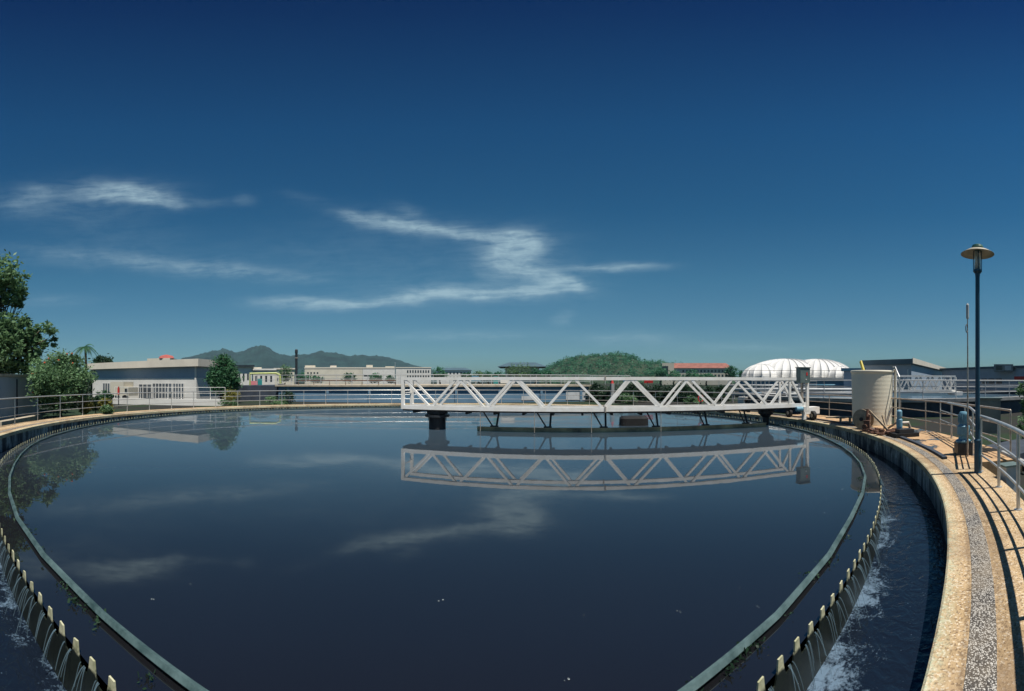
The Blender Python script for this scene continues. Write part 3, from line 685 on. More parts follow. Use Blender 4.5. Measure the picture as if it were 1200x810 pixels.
MB().lathe((x, y, 0), [(.07, 4.385), (.20, 4.365), (.315, 4.30), (.318, 4.295), (.20, 4.345), (.07, 4.36)], 32, cap=False).build('shade', material('shade_cream', (.42, .38, .29), .5, var=.15, scale=5), lamp, smooth=True)
MB().lathe((x, y, 0), [(.10, 4.37), (.115, 4.42), (.10, 4.46), (.04, 4.485)], 16).build('cap', material('green_cap', (.06, .16, .12), .4, var=.2, scale=8), lamp)

# slim mast with a whip aerial beside the lamp
mp_ = pt(1134, 9.0, .2); ms = thing('aerial_mast', 'thin grey mast with white aerial just left of the lamp post', 'mast', mp_)
MB().tube([mp_, mp_ + Vector((0, 0, 2.4)), mp_ + Vector((-.02, 0, 3.15))], [.022, .016, .012], 8).build('pole', M['steel_old'], ms)
MB().lathe((mp_.x - .02, mp_.y, 0), [(.03, 3.33), (.034, 3.36), (.034, 3.64), (.012, 3.68)], 10).build('aerial', M['pipe'], ms)
rg = [mp_ + Vector((-.10 + .085 * math.cos(a), 0, 2.9 + .09 * math.sin(a))) for a in np.linspace(0, A360, 17)]
MB().tube(rg, .011, 5, cap=False).build('cable_loop', M['dark'], ms)

# pump on dark plinth
pp = pt(1129, 9.3, .2); pm = thing('pump', 'light blue upright pump motor on a dark square plinth', 'pump', pp)
MB().box((pp.x, pp.y, .34), (.36, .36, .28), .5).build('plinth', M['dark'], pm)
MB().lathe((pp.x, pp.y, 0), [(.17, .48), (.19, .5), (.19, .53), (.12, .56), (.11, .64), (.15, .66)], 18).build('pump_casing', M['bluemotor'], pm)
MB().lathe((pp.x, pp.y, 0), [(.14, .66), (.15, .68), (.15, .86), (.12, .88), (.12, .9), (.10, .92)], 18).build('gearbox', M['bluemotor'], pm)
mo = MB().lathe((pp.x, pp.y, 0), [(.10, .92), (.105, .94), (.105, 1.15), (.09, 1.19), (.04, 1.20)], 18).build('motor', M['bluemotor'], pm)
fn = MB()
for i in range(14):
    a = A360 * i / 14; fn.box((pp.x + .115 * math.cos(a), pp.y + .115 * math.sin(a), 1.04), (.03, .008, .19), a)
fn.build('cooling_fins', M['bluemotor'], mo)
MB().box((pp.x + .13, pp.y - .06, .77), (.14, .12, .14), .5).build('terminal_box', M['bluemotor'], pm)

# cream plastic tank
ct = pt(1022, 16.0, .2); tk = thing('storage_tank', 'tall cream plastic tank with open flared rim on the platform', 'storage tank', ct)
prof = [(.80, 0)]
for i in range(13): z = .06 + i * .155; prof += [(.803 + .003 * i, z), (.80 + .003 * i, z + .04), (.801 + .003 * i, z + .1)]
prof += [(.85, 2.04), (.875, 2.08), (.875, 2.14), (.85, 2.15), (.82, 2.10), (.80, 1.6)]
MB().lathe((ct.x, ct.y, ct.z), prof, 40, cap=False).build('body', M['plastic'], tk, smooth=True)
MB().lathe((ct.x, ct.y, ct.z), [(.81, 1.75), (.0, 1.9)], 40, cap=False).build('lid', M['plastic'], tk)
px_ = pt(1049, 15.8, .2); MB().tube([px_ + Vector((-.05, 0, 2.2)), px_ + Vector((0, 0, 2.1)), px_ + Vector((.05, 0, 0))], .05, 10).build('down_pipe', M['plastic'], tk)
px2 = pt(1054, 15.4, .2); MB().tube([px_ + Vector((-.2, 0, 2.28)), px_ + Vector((.0, 0, 2.3)), px2 + Vector((0, 0, 1.9)), px2], .03, 8).build('inlet_pipe', M['steel'], tk)
tag(MB().beam(pt(1008.5, 16.9, 2.78), pt(1013.5, 16.6, 2.2), .07, .12).beam(pt(1012, 16.6, 2.4), pt(1014, 16.5, 1.95), .05, .1).build('funnel', M['yellow']), 'yellow chute sticking out of the cream tank', 'chute')

# cable drum, sticks, debris, small pump on a skid
cd = pt(1012, 14.3, .2); dr = thing('cable_drum', 'round timber cable drum with dark hub by the cream tank', 'cable drum', cd)
ax = Vector((math.sin(az(1012) + .5), math.cos(az(1012) + .5), 0))
for o_ in (-.14, .14):
    c = cd + ax * o_ + Vector((0, 0, .36)); MB().tube([c - ax * .02, c + ax * .02], .36, 24).build('disc', M['timber'], dr)
c = cd + Vector((0, 0, .36)); MB().tube([c - ax * .12, c + ax * .12], .16, 16).build('core', M['rust'], dr)
MB().tube([c - ax * .2, c + ax * .2], .07, 10).build('hub', M['dark'], dr)
random.seed(11)
w1 = pt(1016, 13.7, .2); tag(MB().box((w1.x, w1.y, .42), (.26, .2, .3), .4).box((w1.x + .1, w1.y, .66), (.13, .14, .2), .2).tube([(w1.x - .2, w1.y, .36), (w1.x + .3, w1.y + .1, .36)], .09, 10).tube([(w1.x, w1.y, .7), (w1.x + .05, w1.y, .95)], .05, 8).box((w1.x, w1.y, .24), (.45, .3, .08), .4).build('winch', M['rust']), 'rusty brown winch standing in front of the cable drum', 'winch')
for i, (pa, za, pb2, zb_, lab) in enumerate([(1022, .82, 1040, .3, 'long pale batten leaning left across the crossed pile'), (1040, .3, 1056, .62, 'pale batten leaning right beside the small blue pump'), (1034, .75, 1039, .28, 'short steep batten in the middle of the crossed pile'), (1045, 1.0, 1036, .3, 'thin grey rod leaning on the cream tank')]):
    tag(MB().beam(pt(pa, 13.4 + .1 * i, za), pt(pb2, 13.2 + .1 * i, zb_), .05, .06).build('timber_batten', M['timber'] if i != 3 else M['steel_old']), lab, 'timber', 'battens crossed beside the cream tank')
db = MB()
for i in range(46):
    p = pt(random.uniform(1018, 1052), random.uniform(12.5, 13.6), .21 + random.uniform(0, .08)); db.box(tuple(p), (random.uniform(.05, .3), random.uniform(.04, .12), random.uniform(.03, .1)), random.uniform(0, 3))
struct(tag(db.build('rubble', M['rust']), 'reddish scrap heaped on the sandy platform', 'rubble'), 'stuff')
sk_ = pt(1060, 12.3, .2); sp2 = thing('skid_pump', 'small grey blue pump on a black skid by the kerb', 'pump', sk_)
MB().box((sk_.x, sk_.y, .26), (.8, .45, .12), -.7).build('skid', M['rubber'], sp2)
MB().box((sk_.x, sk_.y, .38), (.5, .32, .12), -.7).build('base_plate', M['dark'], sp2)
p = pt(1054, 12.4, .2); MB().lathe((p.x, p.y, 0), [(.09, .44), (.10, .5), (.10, .72), (.07, .74), (.07, .8), (.09, .82), (.09, .98), (.05, 1.02)], 14).build('motor', M['bluemotor'], sp2)
MB().tube([(p.x, p.y, .6), (p.x + .25, p.y - .2, .6), (p.x + .3, p.y - .24, .44)], .05, 10).build('outlet_pipe', M['steel_old'], sp2)
# low timber plank step
tag(MB().box(tuple(pt(990, 16.6, .42)), (1.6, .35, .05), -.95).box(tuple(pt(985, 16.6, .30)), (.08, .3, .2), -.95).box(tuple(pt(996, 16.6, .30)), (.08, .3, .2), -.95).build('plank_bench', M['timber']), 'low weathered plank bench between the bridge end and cream tank', 'bench')

# cabinet behind the lamp
cc = pt(1159.5, 12.2, GZ); cb = thing('electrical_cabinet', 'grey green electrical cabinet on legs behind the lamp post', 'cabinet', cc)
rz = -az(1159.5)
MB().box((cc.x, cc.y, .85), (.68, .4, 1.05), rz).build('body', M['cabinet'], cb)
MB().box((cc.x, cc.y, 1.395), (.78, .5, .04), rz).build('lid', M['cabinet'], cb)
for e in (-.28, .28):
    q = Vector((math.cos(rz), math.sin(rz), 0)) * e; MB().box((cc.x + q.x, cc.y + q.y, .1), (.06, .06, .45), rz).build('leg', M['steel_old'], cb)
q = Vector((math.sin(-rz) * -.207, math.cos(rz) * -.207, 0)); MB().box((cc.x + q.x, cc.y + q.y, .85), (.56, .012, .9), rz).build('door', M['cabinet'], cb)
# grey box below the near handrail
gb = pt(1183, 7.1, GZ); g_ = thing('meter_box', 'pale grey box standing below the near handrail', 'cabinet', gb)
MB().box((gb.x, gb.y, .14), (.26, .22, .52), -.9).build('body', M['louvre'], g_)
MB().box((gb.x, gb.y, .415), (.34, .3, .03), -.9).build('lid', M['cabinet'], g_)
# low tray / grating pit to the right of the platform
pitc = pt(1170, 10.2, GZ)
tag(MB().box((pitc.x + 1.0, pitc.y - .4, GZ + .1), (2.4, 1.5, .24), -.5).build('drain_trough', M['darkwall']), 'dark low trough on the ground beyond the near handrail', 'trough')
for i, (a_, b_2, z_) in enumerate([(1172, 1205, .32), (1176, 1205, .12)]):
    tag(MB().tube([pt(a_, 9.0 + i, z_), pt(b_2, 7.6 + i, z_)], .045, 8).build('pipe', M['pipe']), ('upper' if i == 0 else 'lower') + ' pale pipe crossing behind the near handrail', 'pipe', 'pipes behind the near handrail')

# ================================================================== LEFT SIDE
p1, p2 = pt(-40, 17.2, GZ), pt(46, 23.6, GZ)
sh = thing('shed', 'blue grey sheet metal shed with pale slab roof at far left', 'shed', p1)
dv = (p2 - p1).normalized(); nv = Vector((-dv.y, dv.x, 0))
def slab(name, a, b, depth, z0, z1, m, parent=None, over=0.0):
    d_ = (b - a).normalized(); n_ = Vector((-d_.y, d_.x, 0))
    if n_.dot(a) < 0: n_ = -n_
    A, B = a - d_ * over - n_ * over, b + d_ * over - n_ * over; C, D = B + n_ * (depth + 2 * over), A + n_ * (depth + 2 * over)
    vs = [(v.x, v.y, z) for z in (z0, z1) for v in (A, B, C, D)]
    return MB().add(vs, [(3, 2, 1, 0), (4, 5, 6, 7), (0, 1, 5, 4), (1, 2, 6, 5), (2, 3, 7, 6), (3, 0, 4, 7)]).build(name, m, parent)
slab('wall', p1, p2, 3.2, GZ, 2.16, M['shed'], sh)
slab('roof', p1, p2, 3.2, 2.165, 2.3, M['conc'], sh, .12)
MB().box(tuple(p1.lerp(p2, .62) + Vector((0, 0, 1.1)) - (nv if nv.dot(p1) > 0 else -nv) * .02), (.08, .06, 2.1), math.atan2(dv.y, dv.x)).build('drain_pipe', M['darkwall'], sh)
kp1, kp2 = pt(2, 17.6, GZ), pt(50, 21.5, GZ)
tag(slab('low_kerb', kp1, kp2, .35, GZ, .12, M['conc']), 'low concrete kerb along the foot of the blue shed', 'kerb')

tree('broadleaf_tree', 'tallest leafy tree at the left edge with two stacked crowns', pt(-24, 25, GZ),
     [pb(-6, 322, 25, 30, 22), pb(14, 332, 25, 18, 16), pb(10, 348, 25, 20, 12), pb(-30, 335, 25, 30, 30), pb(-10, 392, 25, 44, 24), pb(26, 388, 25, 24, 15), pb(46, 392, 24.5, 18, 13), pb(10, 415, 25, 36, 22), pb(-25, 430, 25, 30, 26), pb(30, 425, 25, 22, 14), pb(20, 402, 25, 26, 18), pb(56, 400, 24.5, 10, 8), pb(0, 345, 25, 16, 18), pb(24, 350, 24.5, 10, 9)], 17000, .17, L_MID, 1, .16, clump=34)
tree('flowering_bush', 'broad rounded shrub with a few orange flowers beside the shed', pt(72, 21.5, GZ),
     [pb(72, 442, 21.5, 30, 26), pb(55, 430, 21.5, 16, 14), pb(95, 445, 21.5, 16, 24), pb(72, 465, 21.5, 28, 18), pb(50, 462, 21, 12, 18), pb(84, 424, 21.5, 14, 10), pb(60, 448, 20.5, 24, 24)], 18000, .09, L_MID, 2, .07, cat='shrub', flowers=(12, material('orange_flower', (.65, .13, .05), .6, var=.1)), clump=34, trunk_name='stem', crown_name='foliage')
# palm
pb0 = pt(101, 33, GZ); pal = thing('palm_tree', 'small palm rising above the shrub left of the long flat roof', 'palm tree', pb0)
tp = pt(100, 33, zat(407, 33)); MB().tube([pb0, pb0.lerp(tp, .5) + Vector((.1, 0, 0)), tp], [.14, .11, .09], 8).build('trunk', M['bark'], pal, smooth=True)
rng = np.random.default_rng(8); fr = MB()
for i in range(16):
    a = i * 2.4; l = rng.uniform(.9, 1.4); el_ = rng.uniform(-.1, .9); prev = tp
    for k in range(14):
        t = (k + 1) / 14; q = tp + Vector((math.cos(a) * l * t * math.cos(el_ * (1 - t)), math.sin(a) * l * t * math.cos(el_ * (1 - t)), l * (el_ * t - .85 * t * t)))
        sd_ = Vector((-math.sin(a), math.cos(a), 0)) * .26 * math.sin(math.pi * min(1, t * .9 + .12)); dn = Vector((0, 0, -.1))
        for sg in (-1, 1): fr.add([prev, q, q + sd_ * sg + dn + (q - prev) * .8], [(0, 1, 2)])
        prev = q
fr.build('fronds', L_BLUE, pal, fix=False)
tree('dark_tree', 'dark round tree at the left corner of the long flat roofed building', pt(121, 52, GZ), [pb(120, 430, 52, 11, 13), pb(114, 438, 52, 10, 14), pb(112, 452, 51, 8, 14)], 3600, .22, L_DARK, 4, .2)
tree('conical_tree', 'dense green tree at the right end of the flat roofed building', pt(262, 37, GZ), [pb(261, 447, 37, 19, 15), pb(261, 432, 37, 13, 12), pb(254, 440, 37, 11, 12), pb(270, 440, 37, 11, 12), pb(263, 422, 37, 6, 6)], 9000, .13, L_BLUE, 5, .16)
for i, (px, py, d, r, ry, m, lab) in enumerate([
    (100, 476, 21.5, 7, 9, L_YEL, 'small yellow bush at the foot of the flowering shrub'), (111, 473, 22.5, 8, 9, L_MID, 'round green bush between two yellow ones by the rail'),
    (123, 474, 22, 8, 8, L_YEL, 'bright yellow bush nearest the long flat roofed building'), (125, 480, 21, 6, 5, L_MID, 'low light green bush in front of the bright yellow bush'), (122, 464, 24, 9, 6, L_BLUE, 'clipped blue green bush behind the yellow bushes'),
    (271, 464, 33, 8, 8, L_YEL, 'yellow green bush under the dense tree'), (268, 474, 31.6, 14, 5, L_MID, 'low spreading bush along the rail under the dense tree'), (322, 469, 34, 14, 5, L_MID, 'flat bright green hedge by the concrete pillar'), (336, 465, 34.5, 8, 9, L_DARK, 'dark bush right of the concrete pillar')]):
    tree('bush', lab, pt(px, d, GZ), [pb(px, py, d, r, ry), pb(px + r * .5, py + 2, d, r * .7, ry * .7)], 1500, .07, m, 20 + i, .03, cat='bush', trunk_name='stem', crown_name='foliage', clump=22)

# long flat-roofed building
b1a, b1b = pt(109, 50, GZ), pt(230.5, 40, GZ)
B1 = thing('flat_roofed_building', 'long low building with pale flat roof and blue grey upper wall', 'building', b1a)
slab('lower_wall', b1a, b1b, 5, GZ, 2.3, M['offwhite'], B1)
slab('upper_wall', b1a + Vector((.0, .06, 0)), b1b + Vector((0, .06, 0)), 4.9, 2.3, 3.5, M['shed'], B1)
slab('roof', b1a, b1b, 5, 3.45, 4.2, M['fascia'], B1, .5)
dv1 = (b1b - b1a).normalized(); nn1 = Vector((dv1.y, -dv1.x, 0));
if nn1.dot(b1a) > 0: nn1 = -nn1
for t0, t1 in ((.0, .012), (.985, 1.0)):
    q = b1a.lerp(b1b, (t0 + t1) / 2) + nn1 * .03; MB().box((q.x, q.y, 1.7), (.2, .08, 3.5), math.atan2(dv1.y, dv1.x)).build('corner_pillar', M['offwhite'], B1)
GL1 = material('dusty_glass', (.13, .15, .17), .25, var=.4, scale=.9)
for (t0, t1, z0, z1, bars) in ((.12, .20, .1, 1.7, 3), (.22, .31, .1, 1.7, 3), (.33, .40, .1, 1.7, 3), (.50, .62, .1, 1.6, 3), (.63, .80, .1, 1.7, 6), (.81, .90, .1, 1.7, 4)):
    q = b1a.lerp(b1b, (t0 + t1) / 2) + nn1 * .02; w = (b1b - b1a).length * (t1 - t0)
    wi = MB().box((q.x, q.y, (z0 + z1) / 2), (w, .05, z1 - z0), math.atan2(dv1.y, dv1.x)).build('window', GL1, B1)
    fm = MB()
    for k in range(bars + 1):
        r_ = q + dv1 * (w * (k / bars - .5)) + nn1 * .03; fm.box((r_.x, r_.y, (z0 + z1) / 2), (.09, .06, z1 - z0 + .06), math.atan2(dv1.y, dv1.x))
    fm.build('frame', M['offwhite'], wi)
q = b1a.lerp(b1b, .45) + nn1 * 2.0
v_ = thing('delivery_van', 'small cream van parked in front of the long flat roofed building', 'van', (q.x, q.y, GZ))
rz1 = math.atan2(dv1.y, dv1.x)
MB().box((q.x, q.y, 1.15), (2.0, 1.6, 1.5), rz1).build('body', M['cream'], v_)
qq = q + dv1 * 1.35; MB().box((qq.x, qq.y, .85), (.7, 1.55, .9), rz1).build('cab', M['cream'], v_)
qq = q + dv1 * 1.4 + nn1 * .79; MB().box((qq.x, qq.y, 1.0), (.45, .03, .35), rz1).build('side_window', M['window'], v_)
for e in (-.6, 1.2):
    qq = q + dv1 * e + nn1 * .75; MB().tube([qq + Vector((0, 0, .3)) - nn1 * .1, qq + Vector((0, 0, .3)) + nn1 * .1], .32, 14).build('wheel', M['rubber'], v_)
# small red-roofed stair tower behind
t_ = pt(190, 62, GZ); th_ = thing('stair_tower', 'little cream tower with red roof showing over the long flat roof', 'tower', t_)
MB().box((t_.x, t_.y, 2.7), (3.8, 3, 5.6), .3).build('wall', M['cream'], th_)
MB().lathe((t_.x + .8, t_.y, 5.5), [(1.6, 0), (1.35, .35), (.2, .6)], 4).build('roof', material('bright_red_roof', (.42, .09, .07), .7, var=.15), th_)
# red box on post
q = pt(139, 31, GZ); rb_ = thing('fire_hydrant_box', 'slim red fire point standing by the railing before the flat roofed building', 'fire point', q)
MB().box((q.x, q.y, 1.15), (.15, .12, .5), .5).build('body', M['red'], rb_); MB().box((q.x, q.y, 1.46), (.09, .09, .12), .5).build('cap', M['red'], rb_); MB().box((q.x, q.y, .39), (.06, .06, 1.02), .5).build('post', M['dark'], rb_)
# terrace wall and its white rail
w1_, w2_ = pt(132, 36, GZ), pt(262, 33, GZ)
tag(slab('terrace_wall', w1_, w2_, .5, GZ, .42, M['offwhite']), 'low white terrace wall in front of the flat roofed building', 'wall')
railing('railing', 'thin white railing on the terrace before the flat roofed building', [w1_ + Vector((0, .25, .54)), w2_ + Vector((0, .25, .54))], 1.3, 1.0, M['white'], rails=((1, .02), (.5, .014)), post_r=.02)
slope_ = MB()
# ------------------------------------------------------------------ the aeration basin straight ahead
BY = 38.0
def wall_box(name, x0, x1, y0, y1, z0, z1, m, parent): return MB().box(((x0 + x1) / 2, (y0 + y1) / 2, (z0 + z1) / 2), (x1 - x0, y1 - y0, z1 - z0)).build(name, m, parent)
bs = thing('aeration_basin', 'long blue walled basin with pale deck edge beyond the far rim', 'basin', (0, BY, GZ))
wall_box('wall', -16, 15.4, BY, BY + 16, GZ, 1.42, M['bluewall'], bs)
wall_box('deck', -16.3, 15.7, BY - .25, BY + 16.4, 1.42, 1.58, M['conc'], bs)
wall_box('side_wall', -22, -16.01, BY + .4, BY + 16, GZ, 1.5, M['darkwall'], bs)
wall_box('end_panel', 12.9, 15.38, BY - .04, BY - .01, .05, 1.0, M['louvre'], bs)
wall_box('wall_vent', 8.3, 9.9, BY - .04, BY - .01, .08, .5, M['louvre'], bs)
for xx in np.arange(-15.0, 15, 4.2): wall_box('pilaster', xx, xx + .25, BY - .12, BY - .003, GZ, 1.415, M['bluewall'], bs)
railing('railing', 'long railing along the deck edge of the blue basin', [(-16.1, BY - .15, 1.58), (15.5, BY - .15, 1.58)], 1.6, 1.0, M['steel_far'], rails=((1, .03), (.66, .02), (.33, .02)), post_r=.026)
railing('railing', 'second railing further back across the blue basin', [(-22, BY + 7, 1.58), (24, BY + 7, 1.58)], 1.8, 1.1, M['steel_far'], rails=((1, .03), (.5, .022)), post_r=.028)
railing('railing', 'rusty low railing on the left half of the basin deck', [(-14, BY + .6, 1.58), (-4, BY + .6, 1.58)], 1.6, .45, M['rust'], rails=((1, .05),), post_r=.03)
for i, (px, w, z0, z1, d, m, nm, lab) in enumerate([
    (298, 1.1, .9, 2.0, 52, 'pink', 'sign_board', 'pink sign board beside a teal one on the basin deck'), (304.5, .6, .9, 2.3, 51.5, 'teal', 'sign_board', 'narrow teal board right of the pink board'),
    (557, .7, 2.0, 2.5, 40, 'blue', 'sign_board', 'small blue board on the basin railing behind the bridge'), (581, .45, 1.7, 2.45, 40, 'teal', 'sign_board', 'teal green board on the basin railing left of a white screen'),
    (595, 1.5, 1.75, 2.4, 41, 'offwhite', 'sign_board', 'white screen on the basin deck behind the bridge'), (760, 1.0, 1.75, 2.3, 44, 'red', 'sign_board', 'bright red sign board above the hedge behind the bridge'),
    (733, .5, 1.9, 2.4, 42, 'blue', 'sign_board', 'tiny blue board just left of the bright red sign'), (843, .4, 2.1, 2.3, 44, 'teal', 'sign_board', 'small teal plate behind the right half of the bridge')]):
    p = pt(px, d, 0); s_ = thing(nm, lab, 'sign', (p.x, p.y, GZ))
    MB().box((p.x, p.y, (z0 + z1) / 2), (w, .06, z1 - z0), -az(px)).build('board', M[m], s_)
    MB().box((p.x, p.y + .07, (z0 + GZ) / 2 + .1), (.06, .05, z0 - GZ + .2), -az(px)).build('post', M['steel'], s_)
p = pt(717.5, 36, 0); tc2 = thing('traffic_cone', 'tall orange red marker cone at the corner of the basin behind the bridge', 'cone', (p.x, p.y, 1.0))
MB().lathe((p.x, p.y, 0), [(.16, 1.75), (.14, 1.8), (.08, 2.0), (.03, 2.2)], 12).build('cone', M['red'], tc2); MB().box((p.x, p.y, .84), (.3, .3, 1.8)).build('plinth', M['grey'], tc2)
# yellow overhead pipe, concrete pillar, chimney
q1, q2 = pt(293, 46, zat(438, 46)), pt(328, 46, zat(437.5, 46))
tag(MB().tube([Vector((q1.x, q1.y, 1.2)), q1, q2 - Vector((.5, 0, 0)), q2 + Vector((0, 0, -.2)), Vector((q2.x + .1, q2.y, zat(455, 46)))], .13, 10).build('overhead_pipe', M['lime']), 'lime yellow overhead pipe bending down to a concrete pillar', 'pipe')
q = pt(329, 45.5, GZ); tag(MB().box((q.x, q.y, .75), (.62, .6, 1.75), .3).box((q.x, q.y, 1.66), (.75, .72, .08), .3).build('concrete_pillar', M['grey']), 'squat concrete pillar under the lime yellow pipe', 'pillar')
q = pt(347.3, 88, GZ); ch = thing('chimney', 'thin dark chimney standing against the mountain', 'chimney', q)
MB().lathe((q.x, q.y, 0), [(.34, GZ), (.26, 8.2)], 14).build('stack', M['dark'], ch)
MB().lathe((q.x, q.y, 0), [(.30, 8.2), (.33, 8.25), (.33, 8.9), (.24, 9.1)], 14).build('cowl', M['dark'], ch)
MB().lathe((q.x, q.y, 0), [(.36, 7.1), (.36, 7.3)], 14).build('band', M['steel_old'], ch)

# ------------------------------------------------------------------ distant buildings
def house(name, label, px0, px1, d, ytop, m, wins=None, roof=None, depth=14, cat='building', extra=None, d1=None, ybase=None, group=None, win_m='window'):
    a, b = pt(px0, d, GZ), pt(px1, d1 or d, GZ); zt = zat(ytop, d)
    o = thing(name, label, cat, a, group)
    zb = GZ if ybase is None else zat(ybase, d)
    slab('wall', a, b, depth, zb, zt, M[m], o)
    d_ = (b - a).normalized(); n_ = Vector((d_.y, -d_.x, 0)); n_ = -n_ if n_.dot(a) > 0 else n_
    rz = math.atan2(d_.y, d_.x); L_ = (b - a).length
    if wins:
        for (rows, cols, z0f, z1f, x0f, x1f, wf_, hf_) in wins:
            for r in range(rows):
                z = zb + (zt - zb) * (z0f + (z1f - z0f) * (r + .5) / rows); h = (zt - zb) * (z1f - z0f) / rows * hf_
                for c in range(cols):
                    s = L_ * (x0f + (x1f - x0f) * (c + .5) / cols); w = L_ * (x1f - x0f) / cols * wf_
                    q = a + d_ * s + n_ * .02; MB().box((q.x, q.y, z), (w, .12, h), rz).build('window', M[win_m], o)
    if roof:
        rm, th, ov, kind = roof
        if kind == 'flat': slab('roof', a, b, depth, zt + .003, zt + th, M[rm], o, ov)
        else:
            back = -n_ * depth; A, B, C, D = a - d_ * ov + n_ * ov, b + d_ * ov + n_ * ov, b + d_ * ov + back - n_ * ov, a - d_ * ov + back - n_ * ov
            m1, m2 = (A + D) / 2 + d_ * min(L_, depth) * .3, (B + C) / 2 - d_ * min(L_, depth) * .3
            vs = [Vector((v.x, v.y, zt + .004)) for v in (A, B, C, D)] + [Vector((m1.x, m1.y, zt + th)), Vector((m2.x, m2.y, zt + th))]
            MB().add(vs, [(0, 1, 5, 4), (1, 2, 5), (2, 3, 4, 5), (3, 0, 4), (3, 2, 1, 0)]).build('roof', M[rm], o)
    for (x0f, x1f, h, mm) in extra or ():
        aa, bb = a + d_ * L_ * x0f - n_ * depth * .3, a + d_ * L_ * x1f - n_ * depth * .3
        slab('penthouse', aa, bb, depth * .4, zt + .01, zt + h, M[mm], o)
    return o
house('white_house', 'small white house with dark roof edge right of the dense tree', 276, 295, 85, 430, 'offwhite', [(1, 3, .45, .75, .1, .9, .4, .8)], ('window', .4, .6, 'flat'))
house('white_house', 'low white house behind the lime yellow pipe', 296, 322, 100, 434, 'offwhite', [(1, 4, .4, .75, .05, .95, .4, .8)], ('offwhite', .4, .4, 'flat'), extra=[(.05, .4, .9, 'cream')])
house('white_house', 'narrow cream house left of the thin dark chimney', 322, 345, 150, 433, 'cream', [(2, 5, .3, .9, .05, .95, .4, .5)], ('fascia', .5, .4, 'flat'))
house('factory', 'long cream factory with rooftop boxes below the mountain', 357, 425, 380, 432, 'cream', [(1, 4, .62, .8, .03, .25, .5, .6)], ('fascia', 1.2, .3, 'flat'), extra=[(.0, .18, 3.2, 'cream'), (.44, .55, 3.0, 'fascia')])
house('factory', 'right hand cream factory wing with dark loading canopy', 425.3, 463, 380, 432, 'offwhite', [(1, 1, .45, .6, .0, .5, .9, .5)], ('fascia', 1.2, .3, 'flat'), extra=[(.1, .3, 3.6, 'cream'), (.7, .98, 2.2, 'cream')])
house('white_block', 'white block with a flagpole like mast left of the bridge end', 464, 505, 330, 431.5, 'offwhite', [(2, 9, .3, .95, .3, .97, .55, .5)], ('fascia', .8, .3, 'flat'))
house('white_block', 'pale office block with pitched roof behind the round tree', 512, 552, 300, 434, 'offwhite', [(2, 9, .3, .95, .03, .97, .45, .5)], ('teal_fascia', 2.2, .8, 'hip'), depth=18)
q = pt(463, 300, GZ); tag(MB().lathe((q.x, q.y, GZ), [(.35, 0), (.22, 16)], 8).lathe((q.x, q.y, GZ + 16), [(.4, 0), (.4, .6)], 8).build('flagpole', M['steel']), 'slim pale pole between the cream factory and white block', 'pole')
house('hall', 'dark roofed hall half hidden by round green trees', 592, 632, 190, 430, 'cream', [(1, 5, .3, .8, .05, .95, .5, .7)], ('teal_fascia', 2.6, 3.5, 'hip'), depth=20)
rr_ = house('red_roofed_block', 'long cream block with red roof and rows of windows', 782, 858, 260, 431.5, 'cream', [(2, 14, .42, .95, .22, .99, .5, .5)], ('redroof', 3.6, .6, 'hip'), depth=14)
a, b = pt(776, 259, GZ), pt(790, 259, GZ)
slab('stair_wing', a, b, 14, GZ, zat(425.5, 259), M['cream'], rr_); a2, b2 = pt(776, 258.5, GZ), pt(783, 258.5, GZ)
slab('wing_window', a2, b2, .3, zat(440, 258), zat(429, 258), M['window'], rr_); p_ = pt(817, 268, zat(429, 268)); MB().box((p_.x, p_.y, p_.z), (3.4, 3, 3.6), -.6).build('roof_tank', M['redroof'], rr_)

# right-hand factory buildings
f1a, f1b = pt(1012, 62, GZ), pt(1068, 58, GZ)
G1 = thing('factory', 'grey blue factory hall with teal flat roof behind the cream tank', 'building', f1a)
zt1 = zat(427, 58)
f1c = pt(1106, 100, GZ)
vs = [(v.x, v.y, z) for z in (GZ, zt1) for v in (f1a, f1b, f1c, pt(1040, 112, GZ))]
MB().add(vs, [(3, 2, 1, 0), (4, 5, 6, 7), (0, 1, 5, 4), (1, 2, 6, 5), (2, 3, 7, 6), (3, 0, 4, 7)]).build('wall', M['shed'], G1)
o1, o2, o3, o4 = pt(1009, 61.5), pt(1069, 57), pt(1109, 101), pt(1038, 114)
vs = [(v.x, v.y, z) for z in (zt1 + .003, zat(420.5, 57)) for v in (o1, o2, o3, o4)]
MB().add(vs, [(3, 2, 1, 0), (4, 5, 6, 7), (0, 1, 5, 4), (1, 2, 6, 5), (2, 3, 7, 6), (3, 0, 4, 7)]).build('roof', M['teal_fascia'], G1)
MB().beam(Vector((o2.x + .05, o2.y - .05, zt1 + .5)), Vector((o3.x + .05, o3.y - .05, zt1 + .5)), .1, .8).build('fascia', M['fascia'], G1)
q = pt(1064, 57.4, 1.2); MB().box(tuple(q), (.18, .18, 5), 0).build('drain_pipe', M['louvre'], G1)
q = pt(1000, 46, GZ); ln = thing('lean_to_shed', 'small blue roofed shed left of the cream tank', 'shed', q)
MB().box((q.x, q.y, 1.5), (2.2, 2, 3.2), -1.05).build('wall', M['shed'], ln); MB().box((q.x, q.y, 3.3), (2.8, 2.4, .3), -1.05).build('roof', M['blue'], ln)
G2 = house('factory', 'long low grey blue factory along the right edge', 1104, 1230, 84, 434, 'shed', [(1, 3, .35, .6, .42, .62, .8, .9)], ('teal_fascia', .4, .4, 'flat'), d1=66, depth=20, extra=None)
bx = pt(1176, 71, 0); rt_ = MB().box((bx.x, bx.y, zat(431.5, 71)), (3.4, 2.6, 1.3), -az(1176)).build('rooftop_box', M['grey'], G2)
